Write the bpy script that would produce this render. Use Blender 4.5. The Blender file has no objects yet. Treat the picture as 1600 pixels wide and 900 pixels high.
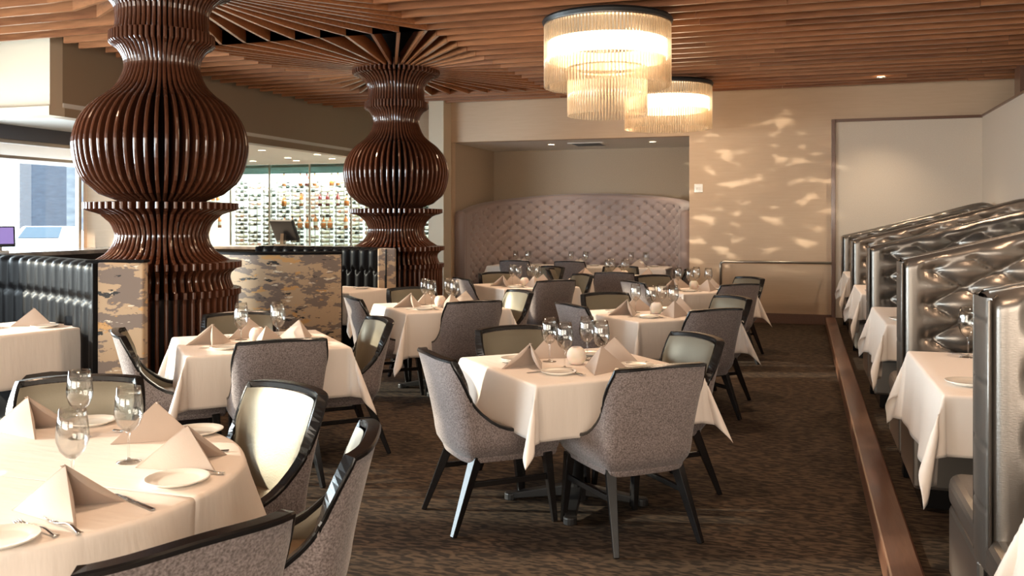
import bpy, math, random
from mathutils import Vector, Matrix
random.seed(7)
C = bpy.context.scene.collection
sc = bpy.context.scene
PI = math.pi
def sin(a): return math.sin(a)
def cos(a): return math.cos(a)

# ------------------------------------------------------------------ camera, world, light
H = 1.55
cam_d = bpy.data.cameras.new('camera'); cam = bpy.data.objects.new('camera', cam_d); C.objects.link(cam)
cam_d.sensor_width = 36.0; cam_d.lens = 36.0 * 1400 / 1600
cam_d.shift_y = -107 / 1600.0
cam_d.clip_start = 0.05; cam_d.clip_end = 500
YAW = math.atan(452 / 1400.0)
cam.location = (0, 0, H); cam.rotation_euler = (PI / 2, 0, YAW)
cam_d.dof.use_dof = True; cam_d.dof.focus_distance = 4.3; cam_d.dof.aperture_fstop = 9.0
sc.camera = cam

w = bpy.data.worlds.new('world'); sc.world = w; w.use_nodes = True
wn = w.node_tree; bg = wn.nodes['Background']
bg.inputs[0].default_value = (0.86, 0.93, 1.0, 1); bg.inputs[1].default_value = 5.0

def area(name, loc, rot, sx, sy, power, col):
    l = bpy.data.lights.new(name, 'AREA'); l.shape = 'RECTANGLE'; l.size = sx; l.size_y = sy
    l.energy = power; l.color = col
    o = bpy.data.objects.new(name, l); C.objects.link(o); o.location = loc; o.rotation_euler = rot
    return o
# daylight entering through the window wall on the left, bay by bay
for yy in (-2.4, 0.6, 3.6, 6.5):
    area('window_or_fill_light', (-9.75, yy, 1.75), (0, -PI / 2, 0), 2.3, 2.7, 300, (0.86, 0.93, 1.0))
# warm area lights added behind the camera; the front wall has no windows
area('window_or_fill_light', (-3.6, -3.75, 1.7), (PI / 2, 0, 0), 5.0, 2.2, 190, (1.0, 0.88, 0.74))
area('window_or_fill_light', (2.0, -3.75, 1.9), (PI / 2, 0, 0), 4.0, 2.0, 190, (1.0, 0.88, 0.74))
sun_d = bpy.data.lights.new('sun', 'SUN'); sun_d.energy = 6.5; sun_d.angle = math.radians(1.2); sun_d.color = (1.0, 0.86, 0.68)
sun = bpy.data.objects.new('sun', sun_d); C.objects.link(sun)
sdir = Vector((cos(math.radians(12)) * cos(math.radians(14)), cos(math.radians(12)) * sin(math.radians(14)), -sin(math.radians(12))))
sun.rotation_euler = sdir.to_track_quat('-Z', 'Y').to_euler()
def spot(name, loc, power, col=(1.0, 0.80, 0.58), size=100, blend=0.9, rad=0.05, rot=(0, 0, 0)):
    l = bpy.data.lights.new(name, 'SPOT'); l.energy = power; l.color = col; l.spot_size = math.radians(size)
    l.spot_blend = blend; l.shadow_soft_size = rad
    o = bpy.data.objects.new(name, l); C.objects.link(o); o.location = loc; o.rotation_euler = rot
    return o

# noise-patterned spot added to imitate sun glints on the back wall
gs = spot('glint_gobo_spot', (-3.0, -3.6, 1.55), 4200, (1.0, 0.84, 0.62), 10.5, 0.5, 0.02)
gs.rotation_euler = (Vector((-0.85, 13.96, 2.05)) - Vector((-3.0, -3.6, 1.55))).to_track_quat('-Z', 'Y').to_euler()
gs.data.use_nodes = True; nt = gs.data.node_tree; em_ = nt.nodes['Emission']
tc = nt.nodes.new('ShaderNodeTexCoord'); mp = nt.nodes.new('ShaderNodeMapping'); mp.inputs['Scale'].default_value = (46, 120, 1)
nz = nt.nodes.new('ShaderNodeTexNoise'); nz.inputs['Scale'].default_value = 1.0; nz.inputs['Detail'].default_value = 2.0
mr = nt.nodes.new('ShaderNodeMapRange'); mr.inputs[1].default_value = 0.56; mr.inputs[2].default_value = 0.68
nt.links.new(tc.outputs['Normal'], mp.inputs[0]); nt.links.new(mp.outputs[0], nz.inputs['Vector']); nt.links.new(nz.outputs[0], mr.inputs[0]); nt.links.new(mr.outputs[0], em_.inputs['Strength'])

sc.view_settings.view_transform = 'Standard'; sc.view_settings.look = 'None'
sc.view_settings.exposure = 0.75; sc.view_settings.gamma = 1.0
sc.view_settings.use_curve_mapping = False
sc.cycles.use_denoising = True
sc.cycles.max_bounces = 7; sc.cycles.diffuse_bounces = 4; sc.cycles.glossy_bounces = 3
sc.cycles.transmission_bounces = 4; sc.cycles.transparent_max_bounces = 24
sc.cycles.sample_clamp_indirect = 6.0
sc.cycles.caustics_reflective = False; sc.cycles.caustics_refractive = False

# ------------------------------------------------------------------ materials
def mat(name, col, rough=0.5, metal=0.0, spec=0.5, coat=0.0, sheen=0.0, var=None, bump=None, coords='Object', emis=None, estr=0.0, sub=0.0):
    """var=(scale, (r,g,b) second colour, stretch xyz, contrast)   bump=(scale, strength, stretch xyz)"""
    m = bpy.data.materials.new(name); m.use_nodes = True
    nt = m.node_tree; b = nt.nodes['Principled BSDF']
    b.inputs['Base Color'].default_value = (*col, 1); b.inputs['Roughness'].default_value = rough
    b.inputs['Metallic'].default_value = metal; b.inputs['Specular IOR Level'].default_value = spec
    b.inputs['Coat Weight'].default_value = coat; b.inputs['Coat Roughness'].default_value = 0.12
    b.inputs['Sheen Weight'].default_value = sheen
    if sub: b.inputs['Subsurface Weight'].default_value = sub; b.inputs['Subsurface Scale'].default_value = 0.02
    if emis: b.inputs['Emission Color'].default_value = (*emis, 1); b.inputs['Emission Strength'].default_value = estr
    if var or bump:
        tc = nt.nodes.new('ShaderNodeTexCoord')
        def noise(sca, st, det=4.0):
            mp = nt.nodes.new('ShaderNodeMapping'); mp.inputs['Scale'].default_value = st
            nt.links.new(tc.outputs[coords], mp.inputs[0])
            n = nt.nodes.new('ShaderNodeTexNoise'); n.inputs['Scale'].default_value = sca; n.inputs['Detail'].default_value = det
            nt.links.new(mp.outputs[0], n.inputs['Vector']); return n
        if var:
            n = noise(var[0], var[2]); r = nt.nodes.new('ShaderNodeValToRGB')
            c = var[3]; r.color_ramp.elements[0].position = 0.5 - c; r.color_ramp.elements[1].position = 0.5 + c
            r.color_ramp.elements[0].color = (*col, 1); r.color_ramp.elements[1].color = (*var[1], 1)
            nt.links.new(n.outputs[0], r.inputs[0]); nt.links.new(r.outputs[0], b.inputs['Base Color'])
        if bump:
            n = noise(bump[0], bump[2], 3.0); bp = nt.nodes.new('ShaderNodeBump'); bp.inputs['Strength'].default_value = bump[1]
            bp.inputs['Distance'].default_value = 0.01
            nt.links.new(n.outputs[0], bp.inputs['Height']); nt.links.new(bp.outputs[0], b.inputs['Normal'])
    return m
U = (1, 1, 1)
M = {}
M['wall'] = mat('silk_wallcovering', (0.64, 0.45, 0.295), 0.40, spec=0.4, var=(3, (0.68, 0.49, 0.33), (1, 1, 12), 0.25), bump=(60, 0.03, (1, 1, 8)))
M['cream'] = mat('cream_paint', (0.72, 0.60, 0.45), 0.55)
M['soffit'] = mat('taupe_paint', (0.36, 0.265, 0.18), 0.5)
M['linen'] = mat('linen_wallcovering', (0.74, 0.63, 0.52), 0.8, var=(90, (0.66, 0.56, 0.455), (1, 1, 1), 0.2), bump=(120, 0.06, (3, 1, 1)))
M['alcove'] = mat('woven_wallcovering', (0.56, 0.44, 0.32), 0.7, var=(80, (0.48, 0.375, 0.27), U, 0.2))
M['slate'] = mat('dark_slate_paint', (0.09, 0.09, 0.105), 0.5)
M['bounce_floor'] = mat('pale_bar_tile', (0.62, 0.58, 0.52), 0.4)
M['white'] = mat('white_paint', (0.86, 0.83, 0.78), 0.6)
M['black'] = mat('black_void', (0.012, 0.010, 0.010), 0.8)
M['blackwood'] = mat('black_lacquered_wood', (0.008, 0.007, 0.007), 0.24, spec=0.5)
M['legwood'] = mat('black_stained_leg', (0.009, 0.008, 0.008), 0.24, spec=0.5)
M['bronze'] = mat('bronze_leather', (0.20, 0.172, 0.125), 0.40, metal=0.5, spec=0.4, bump=(180, 0.05, U))
M['seatleather'] = mat('brown_seat_leather', (0.17, 0.105, 0.055), 0.36, metal=0.35, bump=(160, 0.06, U))
M['chairfabric'] = mat('grey_velvet_fabric', (0.115, 0.086, 0.078), 0.85, sheen=0.25, var=(150, (0.30, 0.243, 0.228), U, 0.14))
M['cloth'] = mat('white_linen_cloth', (0.84, 0.74, 0.655), 0.75, sheen=0.1, bump=(9, 0.30, (0.6, 3.2, 0.5)))
M['napkin'] = mat('taupe_napkin_linen', (0.46, 0.365, 0.30), 0.8, sheen=0.15, bump=(220, 0.05, U))
M['china'] = mat('white_china', (0.86, 0.82, 0.75), 0.12, coat=0.4)
M['steel'] = mat('polished_steel', (0.62, 0.60, 0.58), 0.16, metal=1.0)
M['satin'] = mat('satin_steel', (0.55, 0.52, 0.48), 0.32, metal=1.0)
M['castiron'] = mat('black_cast_iron', (0.014, 0.013, 0.013), 0.42)
M['silver'] = mat('pewter_tufted_leather', (0.25, 0.222, 0.195), 0.34, metal=0.78, bump=(70, 0.06, (1, 1, 5)))
M['taupe'] = mat('taupe_tufted_velvet', (0.36, 0.27, 0.245), 0.5, sheen=0.4)
M['blackleather'] = mat('black_leather', (0.006, 0.0055, 0.006), 0.40, spec=0.06)
M['trimwood'] = mat('reddish_trim_wood', (0.13, 0.055, 0.032), 0.33, coat=0.3, var=(6, (0.18, 0.085, 0.052), (14, 1.2, 14), 0.25))
M['colwood'] = mat('dark_varnished_walnut', (0.075, 0.024, 0.012), 0.24, coat=0.6, var=(8, (0.125, 0.046, 0.023), (5, 5, 1), 0.25))
M['votive'] = mat('frosted_candle_globe', (0.86, 0.72, 0.62), 0.6, sub=0.3, bump=(260, 0.2, U))
M['plastic'] = mat('black_plastic', (0.02, 0.02, 0.022), 0.35)
M['stone'] = mat('pale_stone_counter', (0.55, 0.52, 0.48), 0.2, var=(5, (0.25, 0.24, 0.24), U, 0.2))
M['road'] = mat('sunlit_concrete', (0.5, 0.5, 0.5), 0.9, var=(0.4, (0.40, 0.41, 0.43), U, 0.3))
M['carwhite'] = mat('white_car_paint', (0.7, 0.71, 0.73), 0.4)
M['carglass'] = mat('tinted_car_glass', (0.02, 0.05, 0.08), 0.35, spec=0.3)
M['facade'] = mat('blue_glass_facade', (0.012, 0.02, 0.04), 0.6, var=(2, (0.03, 0.045, 0.07), (1, 1, 6), 0.2))
M['facadepale'] = mat('pale_glass_facade', (0.055, 0.075, 0.10), 0.6, var=(0.5, (0.16, 0.18, 0.20), (1, 1, 4), 0.2))
M['glow'] = mat('lit_lamp', (1, 0.9, 0.75), 0.5, emis=(1.0, 0.80, 0.55), estr=14.0)
M['teal'] = mat('teal_glass_band', (0.30, 0.50, 0.47), 0.2)
M['screen'] = mat('violet_screen', (0.10, 0.07, 0.16), 0.2, emis=(0.35, 0.25, 0.6), estr=0.5)

def mixmat(name): # node helper for the simple see-through materials
    m = bpy.data.materials.new(name); m.use_nodes = True; nt = m.node_tree
    for n in list(nt.nodes):
        if n.type != 'OUTPUT_MATERIAL': nt.nodes.remove(n)
    return m, nt, nt.nodes['Material Output']
# thin drinking glass: clear face-on, darker and mirror-like towards the silhouette
m, nt, out = mixmat('clear_glass')
tr = nt.nodes.new('ShaderNodeBsdfTransparent'); gl = nt.nodes.new('ShaderNodeBsdfGlossy'); gl.inputs['Roughness'].default_value = 0.02
lw = nt.nodes.new('ShaderNodeLayerWeight'); lw.inputs[0].default_value = 0.25
rp = nt.nodes.new('ShaderNodeValToRGB'); rp.color_ramp.elements[0].color = (0.96, 0.96, 0.95, 1); rp.color_ramp.elements[1].color = (0.42, 0.39, 0.36, 1)
rp.color_ramp.elements[0].position = 0.25
nt.links.new(lw.outputs['Facing'], rp.inputs[0]); nt.links.new(rp.outputs[0], tr.inputs[0])
fr = nt.nodes.new('ShaderNodeMapRange'); fr.inputs[3].default_value = 0.06; fr.inputs[4].default_value = 0.65; nt.links.new(lw.outputs['Facing'], fr.inputs[0])
mx = nt.nodes.new('ShaderNodeMixShader'); nt.links.new(fr.outputs[0], mx.inputs[0]); nt.links.new(tr.outputs[0], mx.inputs[1]); nt.links.new(gl.outputs[0], mx.inputs[2])
nt.links.new(mx.outputs[0], out.inputs[0]); M['glass'] = m
m, nt, out = mixmat('window_glass')
tr = nt.nodes.new('ShaderNodeBsdfTransparent'); tr.inputs[0].default_value = (0.93, 0.97, 0.97, 1); gl = nt.nodes.new('ShaderNodeBsdfGlossy'); gl.inputs['Roughness'].default_value = 0.02
fr = nt.nodes.new('ShaderNodeValue'); fr.outputs[0].default_value = 0.06
mx = nt.nodes.new('ShaderNodeMixShader'); nt.links.new(fr.outputs[0], mx.inputs[0]); nt.links.new(tr.outputs[0], mx.inputs[1]); nt.links.new(gl.outputs[0], mx.inputs[2])
nt.links.new(mx.outputs[0], out.inputs[0]); M['pane'] = m
m2 = m.copy(); m2.name = 'teal_tinted_glass'; M['tealglass'] = m2
for n_ in m2.node_tree.nodes:
    if n_.type == 'BSDF_TRANSPARENT': n_.inputs[0].default_value = (0.20, 0.275, 0.265, 1)
m, nt, out = mixmat('glass_rod')
tr = nt.nodes.new('ShaderNodeBsdfTransparent'); tr.inputs[0].default_value = (0.95, 0.88, 0.78, 1)
gl = nt.nodes.new('ShaderNodeBsdfGlossy'); gl.inputs['Roughness'].default_value = 0.12
tl = nt.nodes.new('ShaderNodeBsdfTranslucent'); tl.inputs[0].default_value = (0.95, 0.86, 0.74, 1)
df = nt.nodes.new('ShaderNodeBsdfDiffuse'); df.inputs[0].default_value = (0.85, 0.76, 0.64, 1)
a1 = nt.nodes.new('ShaderNodeMixShader'); a1.inputs[0].default_value = 0.5; nt.links.new(tl.outputs[0], a1.inputs[1]); nt.links.new(df.outputs[0], a1.inputs[2])
a2 = nt.nodes.new('ShaderNodeMixShader'); a2.inputs[0].default_value = 0.25; lw = nt.nodes.new('ShaderNodeLayerWeight'); lw.inputs[0].default_value = 0.5; mr = nt.nodes.new('ShaderNodeMapRange'); mr.inputs[3].default_value = 0.12; mr.inputs[4].default_value = 0.62; nt.links.new(lw.outputs['Facing'], mr.inputs[0]); nt.links.new(mr.outputs[0], a2.inputs[0]); nt.links.new(tr.outputs[0], a2.inputs[1]); nt.links.new(a1.outputs[0], a2.inputs[2])
a3 = nt.nodes.new('ShaderNodeMixShader'); a3.inputs[0].default_value = 0.12; nt.links.new(a2.outputs[0], a3.inputs[1]); nt.links.new(gl.outputs[0], a3.inputs[2])
nt.links.new(a3.outputs[0], out.inputs[0]); M['rod'] = m

# ceiling slat wood with per-board tint
m = mat('orange_stained_slat_wood', (0.2, 0.08, 0.04), 0.34, coat=0.25); nt = m.node_tree; b = nt.nodes['Principled BSDF']
tc = nt.nodes.new('ShaderNodeTexCoord'); mp = nt.nodes.new('ShaderNodeMapping'); mp.inputs['Scale'].default_value = (1.2, 10, 14)
nz = nt.nodes.new('ShaderNodeTexNoise'); nz.inputs['Scale'].default_value = 3; nz.inputs['Detail'].default_value = 5
nt.links.new(tc.outputs['Object'], mp.inputs[0]); nt.links.new(mp.outputs[0], nz.inputs['Vector'])
ge = nt.nodes.new('ShaderNodeNewGeometry'); ad = nt.nodes.new('ShaderNodeMath'); ad.operation = 'MULTIPLY_ADD'
nt.links.new(ge.outputs['Random Per Island'], ad.inputs[0]); ad.inputs[1].default_value = 0.45; nt.links.new(nz.outputs[0], ad.inputs[2])
rp = nt.nodes.new('ShaderNodeValToRGB'); rp.color_ramp.elements[0].position = 0.35; rp.color_ramp.elements[1].position = 1.0
rp.color_ramp.elements[0].color = (0.20, 0.070, 0.027, 1); rp.color_ramp.elements[1].color = (0.42, 0.170, 0.070, 1)
nt.links.new(ad.outputs[0], rp.inputs[0]); nt.links.new(rp.outputs[0], b.inputs['Base Color']); M['slat'] = m

# carpet: short wavy ribs
m = mat('brown_ribbed_carpet', (0.06, 0.045, 0.03), 0.9, spec=0.2); nt = m.node_tree; b = nt.nodes['Principled BSDF']
tc = nt.nodes.new('ShaderNodeTexCoord'); mp = nt.nodes.new('ShaderNodeMapping'); mp.inputs['Scale'].default_value = (15, 44, 1); mp.inputs['Rotation'].default_value = (0, 0, 0.35)
nz = nt.nodes.new('ShaderNodeTexNoise'); nz.inputs['Scale'].default_value = 1.0; nz.inputs['Detail'].default_value = 1.5; nz.inputs['Distortion'].default_value = 0.6
nt.links.new(tc.outputs['Object'], mp.inputs[0]); nt.links.new(mp.outputs[0], nz.inputs['Vector'])
rp = nt.nodes.new('ShaderNodeValToRGB'); rp.color_ramp.elements[0].position = 0.43; rp.color_ramp.elements[1].position = 0.58
rp.color_ramp.elements[0].color = (0.019, 0.012, 0.0075, 1); rp.color_ramp.elements[1].color = (0.070, 0.045, 0.027, 1)
nt.links.new(nz.outputs[0], rp.inputs[0]); nt.links.new(rp.outputs[0], b.inputs['Base Color'])
bp = nt.nodes.new('ShaderNodeBump'); bp.inputs['Strength'].default_value = 0.7; bp.inputs['Distance'].default_value = 0.006
nt.links.new(rp.outputs[0], bp.inputs['Height']); nt.links.new(bp.outputs[0], b.inputs['Normal']); M['carpet'] = m

# birch-bark like upholstery pattern
m = mat('patterned_upholstery', (0.3, 0.22, 0.18), 0.55, sheen=0.2); nt = m.node_tree; b = nt.nodes['Principled BSDF']
tc = nt.nodes.new('ShaderNodeTexCoord')
def pn(scale, stretch, lo, hi, off):
    mp = nt.nodes.new('ShaderNodeMapping'); mp.inputs['Scale'].default_value = stretch; mp.inputs['Location'].default_value = off
    nt.links.new(tc.outputs['Object'], mp.inputs[0])
    n = nt.nodes.new('ShaderNodeTexNoise'); n.inputs['Scale'].default_value = scale; n.inputs['Detail'].default_value = 6; n.inputs['Roughness'].default_value = 0.62
    nt.links.new(mp.outputs[0], n.inputs['Vector'])
    r = nt.nodes.new('ShaderNodeMapRange'); r.inputs[1].default_value = lo; r.inputs[2].default_value = hi
    nt.links.new(n.outputs[0], r.inputs[0]); return r
def mixc(fac, c1, c2):
    x = nt.nodes.new('ShaderNodeMix'); x.data_type = 'RGBA'; nt.links.new(fac.outputs[0], x.inputs[0])
    if isinstance(c1, tuple): x.inputs[6].default_value = (*c1, 1)
    else: nt.links.new(c1.outputs[2], x.inputs[6])
    x.inputs[7].default_value = (*c2, 1); return x
s = (1, 1, 2.4)
x = mixc(pn(3.6, s, 0.475, 0.49, (0, 0, 0)), (0.20, 0.145, 0.115), (0.50, 0.345, 0.21))
x = mixc(pn(4.2, s, 0.60, 0.61, (3, 5, 1)), x, (0.60, 0.33, 0.12))
x = mixc(pn(5.0, (1, 1, 4), 0.64, 0.65, (7, 1, 4)), x, (0.80, 0.70, 0.55))
x = mixc(pn(5.0, (1, 1, 3.4), 0.635, 0.64, (1, 9, 8)), x, (0.015, 0.014, 0.014))
nt.links.new(x.outputs[2], b.inputs['Base Color']); M['pattern'] = m

# ------------------------------------------------------------------ mesh helpers
class MB:
    def __init__(s): s.v = []; s.f = []
    def add(s, vs, fs):
        n = len(s.v); s.v += [tuple(p) for p in vs]; s.f += [tuple(i + n for i in f) for f in fs]; return s
    def box(s, x0, x1, y0, y1, z0, z1, rz=0, o=(0, 0)):
        vs = [(x, y, z) for x in (x0, x1) for y in (y0, y1) for z in (z0, z1)]
        if rz:
            vs = [(o[0] + (x - o[0]) * cos(rz) - (y - o[1]) * sin(rz), o[1] + (x - o[0]) * sin(rz) + (y - o[1]) * cos(rz), z) for x, y, z in vs]
        return s.add(vs, [(0, 1, 3, 2), (4, 6, 7, 5), (0, 4, 5, 1), (2, 3, 7, 6), (0, 2, 6, 4), (1, 5, 7, 3)])
    def bar(s, a, b, wa, wb=None, up=(0, 0, 1), ha=None, hb=None):
        """square-section bar from a to b, tapering wa -> wb"""
        wb = wb or wa; ha = ha or wa; hb = hb or wb
        a = Vector(a); b = Vector(b); d = (b - a).normalized(); u = Vector(up)
        if abs(d.dot(u)) > 0.95: u = Vector((0, 1, 0))
        x = d.cross(u).normalized(); y = x.cross(d).normalized()
        vs = []
        for p, ww, hh in ((a, wa, ha), (b, wb, hb)):
            for sx, sy in ((-1, -1), (1, -1), (1, 1), (-1, 1)): vs.append(p + x * sx * ww / 2 + y * sy * hh / 2)
        return s.add(vs, [(3, 2, 1, 0), (4, 5, 6, 7), (0, 1, 5, 4), (1, 2, 6, 5), (2, 3, 7, 6), (3, 0, 4, 7)])
    def tube(s, path, r, n=8, caps=True):
        path = [Vector(p) for p in path]; rs = r if isinstance(r, (list, tuple)) else [r] * len(path)
        vs = []; fs = []
        for i, p in enumerate(path):
            d = (path[min(i + 1, len(path) - 1)] - path[max(i - 1, 0)]).normalized()
            u = Vector((0, 0, 1)) if abs(d.z) < 0.9 else Vector((0, 1, 0))
            x = d.cross(u).normalized(); y = x.cross(d).normalized()
            for k in range(n): vs.append(p + (x * cos(2 * PI * k / n) + y * sin(2 * PI * k / n)) * rs[i])
        for i in range(len(path) - 1):
            for k in range(n): fs.append((i * n + k, i * n + (k + 1) % n, (i + 1) * n + (k + 1) % n, (i + 1) * n + k))
        if caps:
            fs.append(tuple(range(n))[::-1]); fs.append(tuple((len(path) - 1) * n + k for k in range(n)))
        return s.add(vs, fs)
    def lathe(s, prof, n=24, c=(0, 0, 0), caps=True):
        vs = []; fs = []
        for r, z in prof:
            for k in range(n): vs.append((c[0] + r * cos(2 * PI * k / n), c[1] + r * sin(2 * PI * k / n), c[2] + z))
        for i in range(len(prof) - 1):
            for k in range(n): fs.append((i * n + k, i * n + (k + 1) % n, (i + 1) * n + (k + 1) % n, (i + 1) * n + k))
        if caps:
            if prof[0][0] > 1e-4: fs.append(tuple(range(n))[::-1])
            if prof[-1][0] > 1e-4: fs.append(tuple((len(prof) - 1) * n + k for k in range(n)))
        return s.add(vs, fs)
    def grid(s, fn, us, vs_, flip=False):
        vs = [fn(u, v) for u in us for v in vs_]; nv = len(vs_); fs = []
        for i in range(len(us) - 1):
            for j in range(nv - 1):
                q = (i * nv + j, (i + 1) * nv + j, (i + 1) * nv + j + 1, i * nv + j + 1)
                fs.append(q[::-1] if flip else q)
        return s.add(vs, fs)
    def poly(s, pts, z0, z1):
        n = len(pts); vs = [(x, y, z0) for x, y in pts] + [(x, y, z1) for x, y in pts]
        return s.add(vs, [tuple(range(n))[::-1], tuple(range(n, 2 * n))] + [(i, (i + 1) % n, n + (i + 1) % n, n + i) for i in range(n)])
    def build(s, name, m, parent=None, smooth=False, bevel=0, solid=0, loc=None, seg=2):
        me = bpy.data.meshes.new(name); me.from_pydata(s.v, [], s.f)
        o = bpy.data.objects.new(name, me); C.objects.link(o); me.materials.append(m)
        me.update()
        if smooth: me.polygons.foreach_set('use_smooth', [True] * len(me.polygons))
        if loc: o.location = loc
        if parent: o.parent = parent
        if bevel:
            md = o.modifiers.new('bevel', 'BEVEL'); md.width = bevel; md.segments = seg; md.limit_method = 'ANGLE'
        if solid:
            md = o.modifiers.new('solid', 'SOLIDIFY'); md.thickness = solid; md.offset = 0
        return o
def lin(a, b, n): return [a + (b - a) * i / (n - 1) for i in range(n)]
def empty(name, loc=(0, 0, 0), rz=0):
    o = bpy.data.objects.new(name, None); C.objects.link(o); o.location = loc; o.rotation_euler = (0, 0, rz); o.empty_display_size = 0.1; return o
def tag(o, label, cat, group=None):
    o['label'] = label; o['category'] = cat
    if group: o['group'] = group
    return o
def struct(o): o['kind'] = 'structure'; return o
def dup(root, loc, rz=None, label=None, group=None, cat=None):
    r = root.copy(); C.objects.link(r); r.location = loc
    if rz is not None: r.rotation_euler = (0, 0, rz)
    if label: r['label'] = label
    if group: r['group'] = group
    if cat: r['category'] = cat
    for ch in list(root.children):
        c = ch.copy(); C.objects.link(c); c.parent = r
        for g in ch.children:
            d = g.copy(); C.objects.link(d); d.parent = c
    return r
class Proto:
    """first use moves the prototype itself, later uses copy it"""
    def __init__(s, root): s.root = root; s.used = False
    def place(s, loc, rz, label, group=None, cat=None):
        if not s.used:
            s.used = True; r = s.root; r.location = loc; r.rotation_euler = (0, 0, rz); r['label'] = label
            if group: r['group'] = group
            if cat: r['category'] = cat
            return r
        return dup(s.root, loc, rz, label, group, cat)

# ------------------------------------------------------------------ the room
CZ = 3.47     # underside of the ceiling slats
BW = 13.96    # back wall plane
AX0, AX1, AZ = -5.56, -1.64, 2.84   # alcove opening
fl = struct(MB().box(-16, 6, -4.2, 18.2, -0.1, 0).build('floor', M['carpet']))
struct(MB().box(-16, 6, -4.2, 18.2, 3.95, 4.05).build('ceiling', M['black']))
# back wall with the alcove opening
mb = MB(); mb.box(AX1, 5.2, BW, BW + 0.15, 0, 3.95); mb.box(AX0, AX1, BW, BW + 0.15, AZ, 3.95); mb.box(-5.85, AX0, BW, BW + 0.15, 0, 3.95)
struct(mb.build('wall_back', M['wall']))
mb = MB(); mb.box(AX0 - 0.12, AX0, BW + 0.15, 16.2, 0, AZ); mb.box(AX1, AX1 + 0.12, BW + 0.15, 16.2, 0, AZ); mb.box(AX0 - 0.12, AX1 + 0.12, 16.1, 16.25, 0, AZ)
struct(mb.build('wall_alcove', M['alcove']))
struct(MB().box(AX0 - 0.12, AX1 + 0.12, BW + 0.15, 16.25, AZ, AZ + 0.1).build('ceiling_alcove', M['white']))
struct(MB().box(-5.84, -5.575, 13.62, BW, 0, 3.95).build('wall_pillar', M['cream'], bevel=0.004))
struct(MB().box(5.0, 5.2, -4.2, BW, 0, 3.95).build('wall_right', M['cream']))
struct(MB().box(-10, 5.2, -4.3, -4.1, 0, 3.95).build('wall_front', M['cream']))
# right-hand partition behind the booths, end panel and wood caps
struct(MB().box(2.40, 2.52, -1.2, BW, 0, 2.98).build('wall_partition', M['linen']))
struct(MB().box(0.47, 2.40, BW - 0.06, BW, 0.12, 2.97).build('wall_end', M['linen']))
mb = MB(); mb.box(0.42, 0.475, BW - 0.10, BW, 0.0, 3.01); mb.box(0.475, 2.40, BW - 0.09, BW, 2.97, 3.01); struct(mb.build('trim_1', M['trimwood'], bevel=0.004))
struct(MB().box(2.385, 2.54, -1.2, BW, 2.98, 3.01).build('trim_2', M['trimwood'], bevel=0.004))
struct(MB().box(-1.62, 0.42, BW - 0.025, BW, 0, 0.15).build('baseboard_back', M['trimwood'], bevel=0.005))
struct(MB().box(2.60, 2.85, 12.6, 12.9, 0, 3.95).build('trim_3', M['trimwood']))
# raised booth platform with wooden nosing
struct(MB().box(0.47, 2.40, -1.2, BW - 0.06, 0.0, 0.115).build('floor_platform', M['carpet']))
struct(MB().box(0.335, 0.475, -1.2, BW - 0.1, 0.0, 0.125).build('trim_4', M['trimwood'], bevel=0.012))
# bulkhead over the bar
mb = MB(); mb.box(-8.10, -7.92, 8.05, 17.4, 2.80, 3.95); mb.box(-8.05, -7.86, 8.02, 17.4, 2.70, 2.80)
struct(mb.build('wall_bulkhead', M['soffit']))
mb = MB(); mb.box(-9.8, -7.92, 7.87, 8.05, 2.80, 3.95); mb.box(-9.8, -7.86, 7.80, 8.02, 2.70, 2.80)
struct(mb.build('wall_bulkhead_near', M['cream']))
struct(MB().box(-16, -7.9, 8.05, 17.6, 2.76, 2.86).build('ceiling_bar', M['white']))
struct(MB().box(-9.6, -7.9, 8.3, 17.6, 0.0, 0.012).build('floor_bar', M['bounce_floor']))  # unseen pale floor added to bounce light up to the bar ceiling
# far side of the bar room
def wallseg(name, a, b, z0, z1, m, t=0.12):
    a = Vector(a); b = Vector(b); d = (b - a).normalized(); n = Vector((-d.y, d.x)) * t
    mb = MB(); mb.poly([(a.x, a.y), (b.x, b.y), (b.x + n.x, b.y + n.y), (a.x + n.x, a.y + n.y)], z0, z1); return struct(mb.build(name, m))
wallseg('wall_bar', (-9.62, 10.32), (-13.4, 17.6), 0, 2.8, M['wall'])
struct(MB().box(-9.62, -9.02, 10.22, 10.34, 0, 2.8).build('wall_pier', M['wall']))
struct(MB().box(-13.6, -5.6, 18.0, 18.15, 0, 3.95).build('wall_bar_back', M['wall']))
struct(MB().box(-5.74, -5.6, BW + 0.1, 18.0, 0, 3.95).build('wall_bar_side', M['cream']))
# window wall on the left
WX = -9.62
mb = MB(); mb.box(WX - 0.15, WX, -4.2, 10.34, 2.58, 3.95); mb.box(WX - 0.15, WX, -4.2, 10.34, 0, 0.12)
for y in (-4.2, -1.1, 1.9, 4.9, 8.0): mb.box(WX - 0.15, WX, y, y + (0.35 if y < 7 else 0.10), 0.12, 2.58)
struct(mb.build('wall_left', M['slate']))
for i, (y0, y1) in enumerate(((-3.85, -1.1), (-0.75, 1.9), (2.25, 4.9), (5.25, 8.0), (8.1, 10.16))):
    wd = empty('window_%d' % (i + 1), (WX, (y0 + y1) / 2, 0)); struct(wd); hy = (y1 - y0) / 2
    mb = MB(); t = 0.05
    for a, b2, c, d in ((-hy, hy, 0.12, 0.17), (-hy, hy, 2.53, 2.58), (-hy, hy, 2.335, 2.375), (-hy, -hy + t, 0.12, 2.58), (hy - t, hy, 0.12, 2.58)):
        mb.box(-0.10, -0.04, a, b2, c, d)
    struct(mb.build('window_frame', M['satin'], wd))
    struct(MB().box(-0.075, -0.067, -hy + t, hy - t, 0.17, 2.53).build('pane', M['pane'], wd))

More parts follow.
